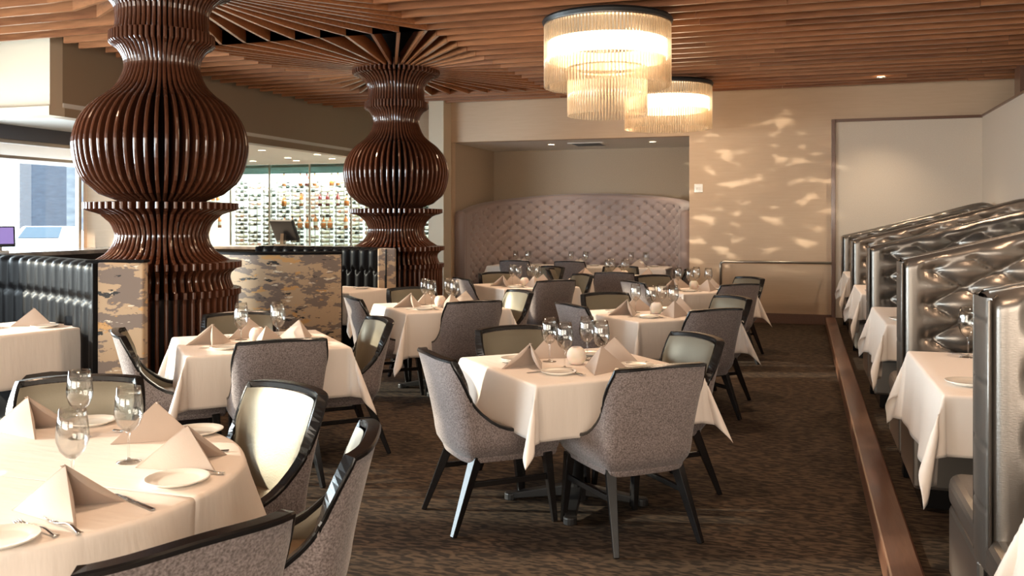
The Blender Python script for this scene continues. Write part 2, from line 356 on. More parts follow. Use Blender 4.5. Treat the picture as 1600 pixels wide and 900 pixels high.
# slatted ceiling: two fans around the columns, parallel slats beyond
X0, X1 = -6.37, -3.62
YS = [3.95, 8.385, 12.82]
def slat(mb, a, b, z0=CZ, z1=CZ + 0.15, t=0.032):
    a = Vector((a[0], a[1], 0)); b = Vector((b[0], b[1], 0)); d = (b - a).normalized(); n = Vector((-d.y, d.x, 0)) * t / 2
    mb.poly([tuple((a - n).xy), tuple((b - n).xy), tuple((b + n).xy), tuple((a + n).xy)], z0, z1)
ceil_slats = empty('ceiling_slats', (0, 0, 0)); struct(ceil_slats)
mbr = MB(); mbl = MB(); step = (YS[1] - YS[0]) / 15
rnd = random.Random(3)
k = -14
while True:
    y = YS[0] + k * step
    if y > BW - 0.05: break
    brk = [X1]; x = X1
    while x < 4.9:
        x += rnd.uniform(2.4, 3.6); brk.append(min(x, 5.0))
    for a, b2 in zip(brk[:-1], brk[1:]):
        if b2 > a: slat(mbr, (a, y), (b2 - 0.004, y), CZ + rnd.uniform(-0.004, 0.004))
    xe = -9.4 if y < 7.7 else -7.7 + rnd.uniform(-0.1, 0.1)
    if y < YS[0] - 0.01 or y > YS[2] + 0.01: slat(mbl, (xe, y), (X1 - 0.01, y))
    else: slat(mbl, (xe, y), (X0, y))
    k += 1
struct(mbr.build('slat_panel', M['slat'], ceil_slats)); struct(mbl.build('slat_panel', M['slat'], ceil_slats))
COLS = [(-5.0, 6.13), (-5.0, 10.6)]
for (cx, cy), ya, yb in zip(COLS, YS[:2], YS[1:]):
    mb = MB(); per = []
    for i in range(15): per.append((X1, ya + i * step))
    for i in range(9): per.append((X1 + (X0 - X1) * i / 9, yb))
    for i in range(15): per.append((X0, yb - i * step))
    for i in range(9): per.append((X0 + (X1 - X0) * i / 9, ya))
    n = len(per); ang0 = math.atan2(ya - cy, X1 - cx)
    for i, (px, py) in enumerate(per):
        a = math.atan2(py - cy, px - cx); u = ang0 + 2 * PI * i / n
        da = (u - a + PI) % (2 * PI) - PI; a = a + 0.75 * da
        slat(mb, (cx + 0.52 * cos(a), cy + 0.52 * sin(a)), (px, py))
    slat(mb, (X0, yb), (X1, yb)); slat(mb, (X0, ya), (X1, ya))
    struct(mb.build('slat_fan', M['slat'], ceil_slats))

# ------------------------------------------------------------------ wooden finned columns
prof = [(0.60, 0.02), (0.60, 0.90), (0.605, 0.93), (0.62, 0.935), (0.62, 0.985), (0.56, 0.99), (0.545, 1.03), (0.535, 1.07), (0.545, 1.11), (0.585, 1.145), (0.625, 1.155), (0.625, 1.205),
        (0.53, 1.215), (0.44, 1.27), (0.385, 1.34), (0.362, 1.41), (0.37, 1.46), (0.405, 1.53), (0.47, 1.59), (0.60, 1.635), (0.60, 1.685), (0.34, 1.70), (0.48, 1.755), (0.59, 1.85), (0.65, 1.97), (0.68, 2.12),
        (0.672, 2.24), (0.625, 2.37), (0.53, 2.49), (0.42, 2.575), (0.35, 2.65), (0.305, 2.75), (0.295, 2.81), (0.312, 2.88), (0.355, 2.945), (0.412, 2.985), (0.412, 3.065), (0.372, 3.07), (0.362, 3.15), (0.37, 3.26),
        (0.42, 3.34), (0.50, 3.40), (0.565, 3.43), (0.565, 3.56)]
NF = 56
def smooth_prof(p):
    out = [p[0]]
    for i in range(1, len(p)):
        a, b2 = p[i - 1], p[i]
        sharp = abs(a[0] - b2[0]) < 1e-6 or abs(b2[1] - a[1]) < 0.02
        if not sharp and 1 < i < len(p) - 1:
            p0, p3 = p[i - 2], p[i + 1]
            if abs(p0[1] - a[1]) > 0.02 and abs(p3[1] - b2[1]) > 0.02 and abs(p0[0] - a[0]) < 0.12 and abs(p3[0] - b2[0]) < 0.12:
                for t in (1 / 3, 2 / 3):
                    q = lambda j: 0.5 * (2 * a[j] + (b2[j] - p0[j]) * t + (2 * p0[j] - 5 * a[j] + 4 * b2[j] - p3[j]) * t * t + (3 * a[j] - p0[j] - 3 * b2[j] + p3[j]) * t ** 3)
                    out.append((q(0), q(1)))
        out.append(b2)
    return out
sp = smooth_prof(prof)
th = 0.0135
vs = []; fs = []
for r, z in sp:
    vs += [(0.21, -th, z), (r - 0.006, -th, z), (r, -th * 0.35, z), (r, th * 0.35, z), (r - 0.006, th, z), (0.21, th, z)]
for i in range(len(sp) - 1):
    for k in range(6): fs.append((i * 6 + k, i * 6 + (k + 1) % 6, (i + 1) * 6 + (k + 1) % 6, (i + 1) * 6 + k))
fs.append((5, 4, 3, 2, 1, 0)); fs.append(tuple((len(sp) - 1) * 6 + k for k in range(6)))
fin0 = None
for ci, (cx, cy) in enumerate(COLS):
    t = tag(empty('wooden_column', (cx, cy, 0)), ['large bulbous column of dark vertical wood fins nearest the camera', 'smaller looking bulbous column of wood fins farther back'][ci], 'column', 'finned wooden columns')
    for k in range(NF):
        if fin0 is None: fin0 = MB().add(vs, fs).build('fin', M['colwood'], t); o = fin0
        else:
            o = fin0.copy(); C.objects.link(o); o.parent = t
        o.rotation_euler = (0, 0, 2 * PI * (k + 0.5) / NF)
    MB().lathe([(0.255, 0.0), (0.255, 3.94)], 32).build('core', M['black'], t, smooth=True)
    MB().lathe([(0.50, 0.0), (0.50, 0.92)], 40).build('drum', M['black'], t, smooth=True)
    MB().lathe([(0.61, 0.0), (0.61, 0.04)], 40).build('plinth', M['blackwood'], t, smooth=False)

# ------------------------------------------------------------------ chandeliers and ceiling fittings
def rod_ring(name, r, z0, z1, n, t, rr=0.0085):
    mb = MB()
    for k in range(n):
        a = 2 * PI * k / n; mb.tube([(r * cos(a), r * sin(a), z0), (r * cos(a), r * sin(a), z1)], rr, 6)
    return mb.build(name, M['rod'], t, smooth=True)
for i, (x, y, lab) in enumerate(((-1.73, 8.26, 'near two-tier drum chandelier of glowing glass rods'), (-1.74, 12.36, 'far drum chandelier of glowing glass rods near back wall'))):
    t = tag(empty('rod_chandelier', (x, y, CZ - 0.05)), lab, 'chandelier', 'glass rod chandeliers')
    MB().lathe([(0.0, -0.05), (0.60, -0.05), (0.61, -0.02), (0.60, 0.0), (0.0, 0.0)], 64).build('canopy', M['castiron'], t, smooth=False)
    orr = rod_ring('outer_rod_ring', 0.585, -0.63, -0.055, 116, t)
    rod_ring('inner_rod_ring', 0.535, -0.63, -0.055, 96, t)
    MB().lathe([(0.592, -0.045), (0.592, -0.065), (0.522, -0.065), (0.522, -0.045)], 64, caps=False).build('hanging_ring', M['satin'], orr)
    if i == 0:
        lrr = rod_ring('lower_rod_ring', 0.365, -0.90, -0.46, 76, t)
        MB().lathe([(0.372, -0.45), (0.372, -0.465), (0.355, -0.465), (0.355, -0.45)], 48, caps=False).build('hanging_ring', M['satin'], lrr)
    em = mat('chandelier_diffuser', (1, 0.95, 0.85), 0.5, emis=(1.0, 0.86, 0.66), estr=3.2)
    MB().lathe([(0.555, -0.38), (0.562, -0.375), (0.562, -0.215), (0.555, -0.21)], 64, caps=False).build('diffuser', em, t, smooth=True)
    pl = bpy.data.lights.new('chandelier_glow', 'POINT'); pl.energy = 26; pl.color = (1.0, 0.74, 0.48); pl.shadow_soft_size = 0.3
    po = bpy.data.objects.new('chandelier_glow', pl); C.objects.link(po); po.location = (x, y, CZ - 0.56)

DL = []
def downlight(x, y, z, lab, power=0, r=0.05, ang=100):
    t = tag(empty('recessed_downlight', (x, y, z)), lab, 'downlight')
    MB().lathe([(r, 0.002), (r + 0.015, -0.002), (r + 0.02, -0.008), (r + 0.004, -0.010), (r, 0.0)], 24, caps=False).build('trim_ring', M['satin'], t, smooth=True)
    MB().lathe([(0.0, 0.004), (r, 0.004)], 24, caps=False).build('bulb', M['glow'], t)
    if power: spot('downlight_beam', (x, y, z - 0.03), power, size=ang)
    return t
downlight(1.02, 13.0, CZ - 0.005, 'small glowing downlight in slat ceiling above the end panel', 70)
for x, y, p in ((-9.6, 12.4, 200), (-9.0, 13.6, 200), (-8.6, 14.8, 200), (-9.6, 15.4, 90), (-8.9, 15.9, 90), (-9.9, 16.2, 90), (-10.8, 16.0, 200), (-8.3, 16.3, 90)):
    downlight(x, y, 2.755, 'small lit downlight in the white ceiling over the bar', p, 0.06)
for o in [o for o in C.objects if o.name.startswith('recessed_downlight') and 'bar' in o['label']]: o['group'] = 'downlights over the bar'
for x, lab in ((-4.1, 'left ceiling downlight in the alcove'), (-2.35, 'right ceiling downlight in the alcove')):
    downlight(x, 14.9, AZ - 0.005, lab, 25, 0.05)
# warm spots added over the tables just below the slats, without fittings
for x, y in ((-1.2, 4.8), (-1.2, 7.6), (-1.2, 10.4), (-3.3, 5.0), (-3.2, 7.6), (-3.2, 10.3), (-2.4, 12.4), (-2.4, 2.1), (-5.6, 4.6), (1.3, 4.4), (1.3, 9.2), (0.0, 2.0), (-7.0, 3.0), (-5.5, 9.2)):
    spot('warm_table_spot', (x, y, CZ - 0.01), 90, (1.0, 0.69, 0.46), 105, 0.9, 0.06)
# air vent
t = tag(empty('ceiling_vent', (-3.45, 14.95, AZ)), 'square white air vent in the alcove ceiling', 'vent')
mb = MB(); mb.box(-0.3, 0.3, -0.3, 0.3, -0.012, 0); mb.build('vent_frame', M['white'], t, bevel=0.003)
mb = MB()
for k in range(7): mb.box(-0.24, 0.24, -0.24 + k * 0.075, -0.215 + k * 0.075, -0.018, -0.012)
mb.build('louvre', M['plastic'], t)

# wall plate and rail on back wall
t = tag(empty('wall_switch', (-1.50, BW, 2.03)), 'small square white switch plate on the back wall', 'switch')
MB().box(-0.065, 0.065, -0.012, 0, -0.065, 0.065).build('plate', M['china'], t, bevel=0.005)
for sx in (-0.02, 0.02): MB().box(sx - 0.012, sx + 0.012, -0.018, -0.012, -0.02, 0.02).build('button', M['white'], t, bevel=0.002)
t = tag(empty('handrail', (0, 0, 0)), 'thin brushed metal rail in front of the back wall', 'rail')
MB().tube([(-1.15, 13.75, 0.0), (-1.15, 13.75, 0.88), (-1.14, 13.75, 0.905), (-1.11, 13.75, 0.92), (0.41, 13.75, 0.92)], 0.020, 10).build('tube', M['satin'], t, smooth=True)
for x in (0.36,): MB().tube([(x, 13.75, 0.92), (x, BW, 0.92)], 0.012, 8).build('bracket', M['satin'], t, smooth=True)

# ------------------------------------------------------------------ alcove tufted banquette
def tuft(u, v, p=0.42):
    a, b2 = u + v, u - v
    return (abs(sin(PI * a)) * abs(sin(PI * b2))) ** p
t = tag(empty('tufted_banquette', (0, 0, 0)), 'curved button-tufted taupe velvet banquette filling the alcove', 'banquette')
cxA, hw, y0, dep = -3.6, 1.90, 14.12, 1.62
path = []
NA = 300
for i in range(NA + 1):
    ph = PI * (1 - i / NA); c_, s_ = cos(ph), sin(ph)
    path.append((cxA + hw * math.copysign(abs(c_) ** 0.62, c_), y0 + dep * abs(s_) ** 0.62))
L = [0]
for a, b2 in zip(path[:-1], path[1:]): L.append(L[-1] + math.hypot(b2[0] - a[0], b2[1] - a[1]))
def apos(s):
    s = max(0, min(L[-1], s))
    lo = 0; hi = NA
    while hi - lo > 1:
        mid = (lo + hi) // 2
        if L[mid] <= s: lo = mid
        else: hi = mid
    f = (s - L[lo]) / max(1e-9, L[hi] - L[lo]); a, b2 = path[lo], path[hi]
    x = a[0] + (b2[0] - a[0]) * f; y = a[1] + (b2[1] - a[1]) * f
    d = Vector((b2[0] - a[0], b2[1] - a[1])).normalized(); return x, y, -d.y * -1, -d.x  # inward normal (towards the table)
def ahi(s): q = s / L[-1]; return 1.64 + 0.38 * max(0.0, sin(PI * q)) ** 0.8
def afn(s, v):
    x, y, nx, ny = apos(s); z = 0.45 + v * (ahi(s) - 0.45)
    e = min(1, (ahi(s) - z) / 0.06); e = math.sqrt(max(0, 1 - (1 - e) ** 2))
    e2 = min(1, min(s, L[-1] - s) / 0.09); e2 = math.sqrt(max(0, 1 - (1 - e2) ** 2))
    flat = min(1, min(s, L[-1] - s) / 0.25); flat = 0 if flat < 1 else 1
    tf = tuft(s / 0.27, z / 0.185, 0.22) if (flat and ahi(s) - z > 0.10) else 1.0
    if tf < 1.0:
        a_, b_2 = s / 0.27 + z / 0.185, s / 0.27 - z / 0.185
        a_ -= round(a_); b_2 -= round(b_2); du, dv = (a_ + b_2) / 2 * 0.27, (a_ - b_2) / 2 * 0.185
        tf = 0.55 + 0.45 * tf - 0.9 * math.exp(-(du * du + dv * dv) / 0.024 ** 2)
    o = (0.07 + 0.04 * tf) * e * e2
    return (x + nx * o, y + ny * o, z)
us = lin(0, L[-1], 520); vv = lin(0, 1, 110)
MB().grid(afn, us, vv).build('tufted_back', M['taupe'], t, smooth=True)
def aback(s, v):
    x, y, nx, ny = apos(s); return (x - nx * 0.05, y - ny * 0.05, v * (ahi(s) - 0.01))
us2 = lin(0, L[-1], 100)
MB().grid(aback, us2, lin(0, 1, 5), True).grid(lambda s, v: (apos(s)[0] + apos(s)[2] * (v * 0.06 - 0.05), apos(s)[1] + apos(s)[3] * (v * 0.06 - 0.05), ahi(s) - 0.005), us2, [0, 1]).build('back_shell', M['taupe'], t, smooth=True)
for s_end in (0, L[-1]):
    x, y, nx, ny = apos(s_end)
    MB().tube([(x + nx * 0.02, y + 0.0, 0.05), (x + nx * 0.02, y + 0.0, 1.62), (x + nx * 0.02, y + 0.0, 1.67), (x + nx * 0.02, y + 0.0, 1.695), (x + nx * 0.02, y + 0.0, 1.702)], [0.092, 0.092, 0.078, 0.045, 0.01], 16).build('end_roll', M['taupe'], t, smooth=True)
def aseat(s, v):
    x, y, nx, ny = apos(s)
    pr = [(0.02, 0.44), (0.30, 0.47), (0.46, 0.47), (0.50, 0.44), (0.50, 0.30), (0.48, 0.28), (0.48, 0.0)]
    i = min(int(v), 5); f = v - i; o = pr[i][0] + (pr[i + 1][0] - pr[i][0]) * f; z = pr[i][1] + (pr[i + 1][1] - pr[i][1]) * f
    return (x + nx * o, y + ny * o, z)
MB().grid(aseat, lin(0.25, L[-1] - 0.25, 80), lin(0, 6, 13)).build('seat', M['blackleather'], t, smooth=True)

# ------------------------------------------------------------------ booth benches on the right (tufted, double sided)
BX0, BX1, PZ = 0.53, 2.385, 0.12
def btop(x):
    z = 1.33 + 0.44 * ((x - BX0) / 1.67) ** 1.05
    if x > 2.16: z -= 0.10 * ((x - 2.16) / 0.225) ** 2
    return z
def bench(y, lab, seats=(1, -1)):
    t = tag(empty('booth_bench', (0, y, 0)), lab, 'booth bench', 'tufted booth benches')
    xs = lin(BX0, BX1, 112); vs_ = lin(0, 1, 66)
    for sgn in (1, -1):
        def f(x, v):
            zt = btop(x); z = 0.50 + v * (zt - 0.50)
            e = min(1, (zt - z) / 0.05); e = math.sqrt(max(0, 1 - (1 - e) ** 2))
            ex = min(1, (x - BX0) / 0.05); ex = 0.55 + 0.45 * math.sqrt(max(0, 1 - (1 - ex) ** 2))
            dx = x - BX0
            tf = tuft((dx - 0.14) / 0.33, (z - 0.53) / 0.186, 0.30) if dx > 0.15 else (0.5 + 0.5 * tuft(0.01 + 0 * dx, (z - 0.53) / 0.186, 0.36) if dx > 0.10 else 1)
            if zt - z < 0.07: tf = max(tf, 0.75)
            return (x, sgn * ((0.045 + 0.085 * tf * ex) * (0.25 + 0.75 * e)), z)
        tb = MB().grid(f, xs, vs_, sgn > 0).build('tufted_back', M['silver'], t, smooth=True)
        MB().tube([(x, sgn * 0.042, btop(x) - 0.002) for x in lin(BX0 + 0.01, BX1, 24)], 0.007, 6).build('piping', M['silver'], tb, smooth=True)
    # aisle end panel, softly padded with horizontal seams
    def g(a, v):
        z = 0.50 + v * (btop(BX0) - 0.512); s_ = abs(((z - 0.5) / 0.186) % 1 - 0.5) * 2
        bul = 0.022 * math.sqrt(max(0, 1 - a * a)) * (1 - 0.35 * max(0, s_ - 0.9) * 10)
        return (BX0 + 0.004 - bul, 0.120 * a, z)
    ep = MB().grid(g, lin(-1, 1, 17), lin(0, 1, 90), True).build('end_panel', M['silver'], t, smooth=True)
    mb = MB(); 
    for sg in (-1, 1): mb.tube([(BX0 - 0.002, sg * 0.119, 0.5), (BX0 - 0.002, sg * 0.119, btop(BX0) - 0.02), (BX0 + 0.02, sg * 0.10, btop(BX0) - 0.005)], 0.006, 6)
    mb.build('piping', M['silver'], ep, smooth=True)
    MB().box(BX0 + 0.01, BX1, -0.045, 0.045, PZ, btop(BX0) - 0.01).build('core', M['blackleather'], t)
    MB().grid(lambda x, v: (x, v * 0.045, btop(x) - 0.006), lin(BX0, BX1, 30), [-1, 1], False).build('top_band', M['silver'], t)
    for sg in seats:
        ya, yb = (0.05, 0.64) if sg > 0 else (-0.64, -0.05)
        MB().box(BX0 - 0.005, BX1, ya, yb, PZ + 0.10, PZ + 0.37).build('seat_base', M['silver'], t, bevel=0.02)
        MB().box(BX0 - 0.01, BX1, ya, yb, PZ + 0.36, PZ + 0.49).build('seat', M['silver'], t, bevel=0.045, seg=4)
        MB().box(BX0 + 0.04, BX1, ya + (0 if sg > 0 else 0.05), yb - (0.05 if sg > 0 else 0), PZ, PZ + 0.10).build('toe_kick', M['blackwood'], t)
    return t
BY = [3.06, 5.45, 7.95, 10.50, 12.98]
bl = ['pewter tufted booth bench cut off at the right edge, nearest camera', 'pewter tufted booth bench second from the camera, behind the nearest booth table',
      'pewter tufted booth bench in the middle of the five', 'pewter tufted booth bench fourth from the camera', 'farthest pewter tufted booth bench, against the linen end panel']
for y, l in zip(BY, bl): bench(y, l, (1, -1) if y < 12 else (-1,))

# ------------------------------------------------------------------ chair prototype
def chair_proto():
    t = empty('dining_chair')
    a, b_ = 0.255, 0.13; pts = []
    for i in range(61):
        ph = -PI / 2 + PI * i / 60; pts.append((a * math.copysign(abs(sin(ph)) ** 0.62, sin(ph)), -b_ * abs(cos(ph)) ** 0.62))
    sd = [(a + 0.010 * sin(PI * q) - 0.012 * q, 0.42 * q) for q in lin(0, 1, 22)[1:]]
    pts = [(-x, y) for x, y in sd[::-1]] + pts + sd
    Ls = [0]
    for p, q in zip(pts[:-1], pts[1:]): Ls.append(Ls[-1] + math.hypot(q[0] - p[0], q[1] - p[1]))
    tot = Ls[-1]; half = tot / 2
    def pos(s):
        for i in range(len(pts) - 1):
            if Ls[i + 1] >= s - 1e-9: break
        f = (s - Ls[i]) / (Ls[i + 1] - Ls[i]); p, q = pts[i], pts[i + 1]
        j0, j1 = max(0, i - 2), min(len(pts) - 1, i + 3)
        d = Vector((pts[j1][0] - pts[j0][0], pts[j1][1] - pts[j0][1])).normalized()
        return p[0] + (q[0] - p[0]) * f, p[1] + (q[1] - p[1]) * f, d.y, -d.x
    sc_ = 0.215
    def hgt(s):
        d = abs(s - half)
        if d <= sc_: return 0.862 + 0.012 * (1 - (d / sc_) ** 2)
        q = (d - sc_) / (half - sc_); return 0.495 + 0.367 * (1 - q) ** 5.2
    def surf(s, z, off):
        x, y, nx, ny = pos(s); bk = max(0, -ny) ** 1.0
        o = 0.095 * max(0, (z - 0.45) / 0.42) ** 1.25 * (0.16 + 0.84 * bk)
        if z < 0.46: o -= 0.075 * ((0.46 - z) / 0.12) ** 2.2
        if z > 0.5: # the wings lean back with the back
            y -= 0.10 * max(0, (z - 0.5) / 0.37) ** 1.2 * (1 - bk) ** 1.5
        return Vector((x + nx * (o + off), y + ny * (o + off), z))
    # samples denser around the corners
    ss = lin(0, half - sc_ - 0.12, 12)[:-1] + lin(half - sc_ - 0.12, half - sc_, 22)[:-1] + lin(half - sc_, half + sc_, 31)[:-1] + lin(half + sc_, half + sc_ + 0.12, 22)[:-1] + lin(half + sc_ + 0.12, tot, 12)
    TK = 0.042
    MB().grid(lambda s, v: surf(s, 0.335 + v * (hgt(s) - 0.012 - 0.335), 0.0), ss, lin(0, 1, 14)).build('outer_shell', M['chairfabric'], t, smooth=True)
    def inner(s, v):
        z = 0.42 + v * (hgt(s) - 0.02 - 0.42)
        e = min(1, (hgt(s) - z) / 0.05); e2 = min(1, max(0, (half - 0.02 - abs(s - half)) / 0.06))
        return surf(s, z, -TK - 0.012 * math.sqrt(max(0, e)) * e2)
    MB().grid(inner, ss, lin(0, 1, 14), True).build('backrest', M['bronze'], t, smooth=True)
    # lacquered rim
    E = [surf(s, hgt(s), -TK / 2) for s in ss]; vs = []; fs = []
    for i, s in enumerate(ss):
        d = (E[min(i + 1, len(E) - 1)] - E[max(i - 1, 0)]).normalized(); x, y, nx, ny = pos(s); n = Vector((nx, ny, 0)); n = (n - d * n.dot(d)).normalized()
        up = n.cross(d).normalized()
        if up.z < 0 and abs(up.z) > 0.2: up = -up
        if i and up.dot(lastup) < 0: up = -up
        lastup = up
        hw2 = TK / 2 + 0.002
        for cn, cu in ((-hw2, -0.018), (hw2, -0.010), (hw2, 0.0), (hw2 - 0.004, 0.005), (-hw2 + 0.004, 0.005), (-hw2, 0.0)): vs.append(E[i] + n * cn + up * cu)
    for i in range(len(ss) - 1):
        for k in range(6): fs.append((i * 6 + k, i * 6 + (k + 1) % 6, (i + 1) * 6 + (k + 1) % 6, (i + 1) * 6 + k))
    fs.append((5, 4, 3, 2, 1, 0)); fs.append(tuple((len(ss) - 1) * 6 + k for k in range(6)))
    MB().add(vs, fs).build('frame', M['blackwood'], t)
    # seat cushion and fabric base
    ring = [surf(s, 0.45, -TK) for s in lin(0.0, tot, 40)]; fr_ = [(x, 0.42 + 0.028 * (1 - (x / 0.2) ** 2)) for x in lin(0.195, -0.195, 9)]
    plan = [(p.x, p.y) for p in ring] + fr_
    cx0, cy0 = 0, 0.15
    def sc2(k, z): return [(cx0 + (x - cx0) * k, cy0 + (y - cy0) * k, z) for x, y in plan]
    n = len(plan); rings = [(0.97, 0.34), (1.0, 0.36), (1.0, 0.43)]; vs = []
    for k, z in rings: vs += sc2(k, z)
    fs = [tuple(range(n))] + [(r * n + (i + 1) % n, r * n + i, (r + 1) * n + i, (r + 1) * n + (i + 1) % n) for r in range(2) for i in range(n)]
    MB().add(vs, fs).build('seat_base', M['chairfabric'], t)
    rings = [(1.0, 0.425), (1.015, 0.44), (1.0, 0.458), (0.94, 0.472), (0.75, 0.480), (0.4, 0.484)]; vs = []
    for k, z in rings: vs += sc2(k, z)
    vs.append((cx0, cy0, 0.485)); fs = [(r * n + (i + 1) % n, r * n + i, (r + 1) * n + i, (r + 1) * n + (i + 1) % n) for r in range(len(rings) - 1) for i in range(n)]
    fs += [(5 * n + (i + 1) % n, 5 * n + i, 6 * n) for i in range(n)]
    MB().add(vs, fs).build('seat', M['seatleather'], t, smooth=True)
    for sx in (-1, 1):
        MB().bar((sx * 0.20, 0.36, 0.36), (sx * 0.215, 0.40, 0.0), 0.046, 0.026).build('leg', M['legwood'], t, bevel=0.003)
        MB().bar((sx * 0.185, -0.02, 0.37), (sx * 0.235, -0.16, 0.0), 0.050, 0.026).build('leg', M['legwood'], t, bevel=0.003)
        MB().bar((sx * 0.206, 0.375, 0.235), (sx * 0.200, -0.065, 0.235), 0.018, 0.018, ha=0.028, hb=0.028).build('stretcher', M['legwood'], t, bevel=0.002)
    return t
CH = Proto(chair_proto())
def chair(x, y, ang, lab, group):
    """x, y: top centre of the back; ang: outward direction (degrees), away from the table"""
    a = math.radians(ang); ox, oy = cos(a), sin(a)
    # local -y is outward
    return CH.place((x - ox * 0.215, y - oy * 0.215, 0), a + PI / 2, lab, group, 'chair')

# ------------------------------------------------------------------ tableware prototypes
def lathe_obj(name, prof, m, n=28, parent=None): return MB().lathe(prof, n).build(name, m, parent, smooth=True)
gt = empty('wine_glass')
lathe_obj('bowl', [(0.004, 0.098), (0.018, 0.104), (0.034, 0.122), (0.044, 0.150), (0.0455, 0.172), (0.042, 0.205), (0.036, 0.245), (0.0345, 0.245), (0.0405, 0.204), (0.044, 0.172), (0.0425, 0.151), (0.033, 0.125), (0.017, 0.108), (0.002, 0.104)], M['glass'], 32, gt)
lathe_obj('stem', [(0.005, 0.006), (0.0038, 0.02), (0.0035, 0.06), (0.0045, 0.09), (0.010, 0.101)], M['glass'], 12, gt)
lathe_obj('foot', [(0.038, 0.0), (0.0385, 0.0015), (0.02, 0.004), (0.006, 0.009), (0.004, 0.014)], M['glass'], 32, gt)
GL = Proto(gt)
pt = lathe_obj('bread_plate', [(0.0, 0.004), (0.055, 0.004), (0.062, 0.003), (0.062, 0.0), (0.066, 0.0), (0.070, 0.004), (0.094, 0.013), (0.095, 0.016), (0.092, 0.0165), (0.070, 0.009), (0.062, 0.0075), (0.0, 0.0075)], M['china'], 40)
PLT = Proto(pt)
def napkin_mesh():
    a = math.radians(24); S = Vector((0, 0, 0)); Lp = Vector((0.29 * sin(a), 0.29 * cos(a), 0)); Rp = Vector((-0.29 * sin(a), 0.29 * cos(a), 0))
    ty = 0.145 / cos(a); T = Vector((0, ty, math.sqrt(0.205 ** 2 - ty ** 2)))
    mb = MB()
    for side, P in ((1, Lp), (-1, Rp)):
        nrm = (T - S).cross(P - S).normalized() * (-side); # outward
        def f(u, v, o=0.0):
            # u along S->P, v towards T ; slight belly
            p = S.lerp(P, u).lerp(T, v); bel = 0.010 * sin(PI * u) * sin(PI * v) * (1 - v)
            return p + nrm * (bel + o)
        g = lambda u, v: f(u, v, 0.0)
        h = lambda u, v: f(u, v, -0.003)
        U_ = lin(0, 1, 9)
        mb.grid(g, U_, U_, side > 0); mb.grid(h, U_, U_, side < 0)
        # inner ply, peeling away from the outer one and curling inside
        ctr = Vector((0, ty, 0.02))
        def k(u, v):
            p = f(0.30 + 0.70 * u, v, -0.004); w_ = u * (1 - v) * 1.0
            c = ctr + Vector((0, 0.07, 0.0)); q = p.lerp(c, 0.0)
            inward = Vector((-side * 1.0, 0, 0)) * (0.018 * sin(PI * min(1, v * 1.15)) * u + 0.006 * u)
            return p + inward + Vector((0, -0.012 * u, 0))
        mb.grid(k, U_, U_, side > 0)
        # folded free edge joining the two plies
        mb.grid(lambda u, v: f(1, v, 0.0).lerp(k(1, v), u) + (P - T).normalized().cross(nrm) * 0 + Vector((0, 0.008 * sin(PI * u), 0)) * (1 - v * 0.6), lin(0, 1, 5), U_, side > 0)
    return mb
nk = napkin_mesh().build('napkin', M['napkin'], smooth=True); NK = Proto(nk)
def votive():
    o = MB().lathe([(0.0, 0.0), (0.030, 0.0), (0.040, 0.008), (0.051, 0.028), (0.0535, 0.046), (0.050, 0.066), (0.040, 0.084), (0.026, 0.095), (0.022, 0.094), (0.035, 0.080), (0.046, 0.062), (0.048, 0.046), (0.044, 0.02), (0.0, 0.012)], 28).build('candle_globe', M['votive'], smooth=True)
    return o
VT = Proto(votive())
def fork():
    mb = MB()
    mb.grid(lambda u, v: (v * (0.0085 - 0.005 * sin(PI * min(1, max(0, u * 1.25))) ** 0.5 if u < 0.8 else 0.0045 + (u - 0.8) * 0.035), -0.10 + 0.13 * u, 0.004 + 0.010 * sin(PI * u) ** 2), lin(0, 1, 14), [-1, 0, 1])
    for k in range(4):
        x = -0.0095 + k * 0.00633
        mb.bar((x * 0.95, 0.030, 0.0055), (x, 0.062, 0.0035), 0.0034, 0.003, ha=0.002, hb=0.002); mb.bar((x, 0.062, 0.0035), (x, 0.088, 0.008), 0.003, 0.0018, ha=0.002, hb=0.0015)
    mb.grid(lambda u, v: (v * (0.009 + 0.003 * u), 0.024 + 0.010 * u, 0.0055), [0, 1], [-1, 0, 1])
    return mb.build('fork', M['steel'], smooth=True, solid=0.0018)
def knife():
    t = empty('knife')
    MB().box(-0.006, 0.006, -0.115, -0.015, 0.001, 0.0055).build('handle', M['steel'], t, bevel=0.002)
    mb = MB(); mb.add([(-0.005, -0.015, 0.002), (0.005, -0.015, 0.002), (0.010, 0.06, 0.0022), (0.007, 0.10, 0.002), (-0.004, 0.112, 0.002), (-0.006, 0.05, 0.002)], [(0, 1, 2, 3, 4, 5)])
    mb.build('blade', M['steel'], t, solid=0.0015)
    return t
FK = Proto(fork()); KN = Proto(knife())

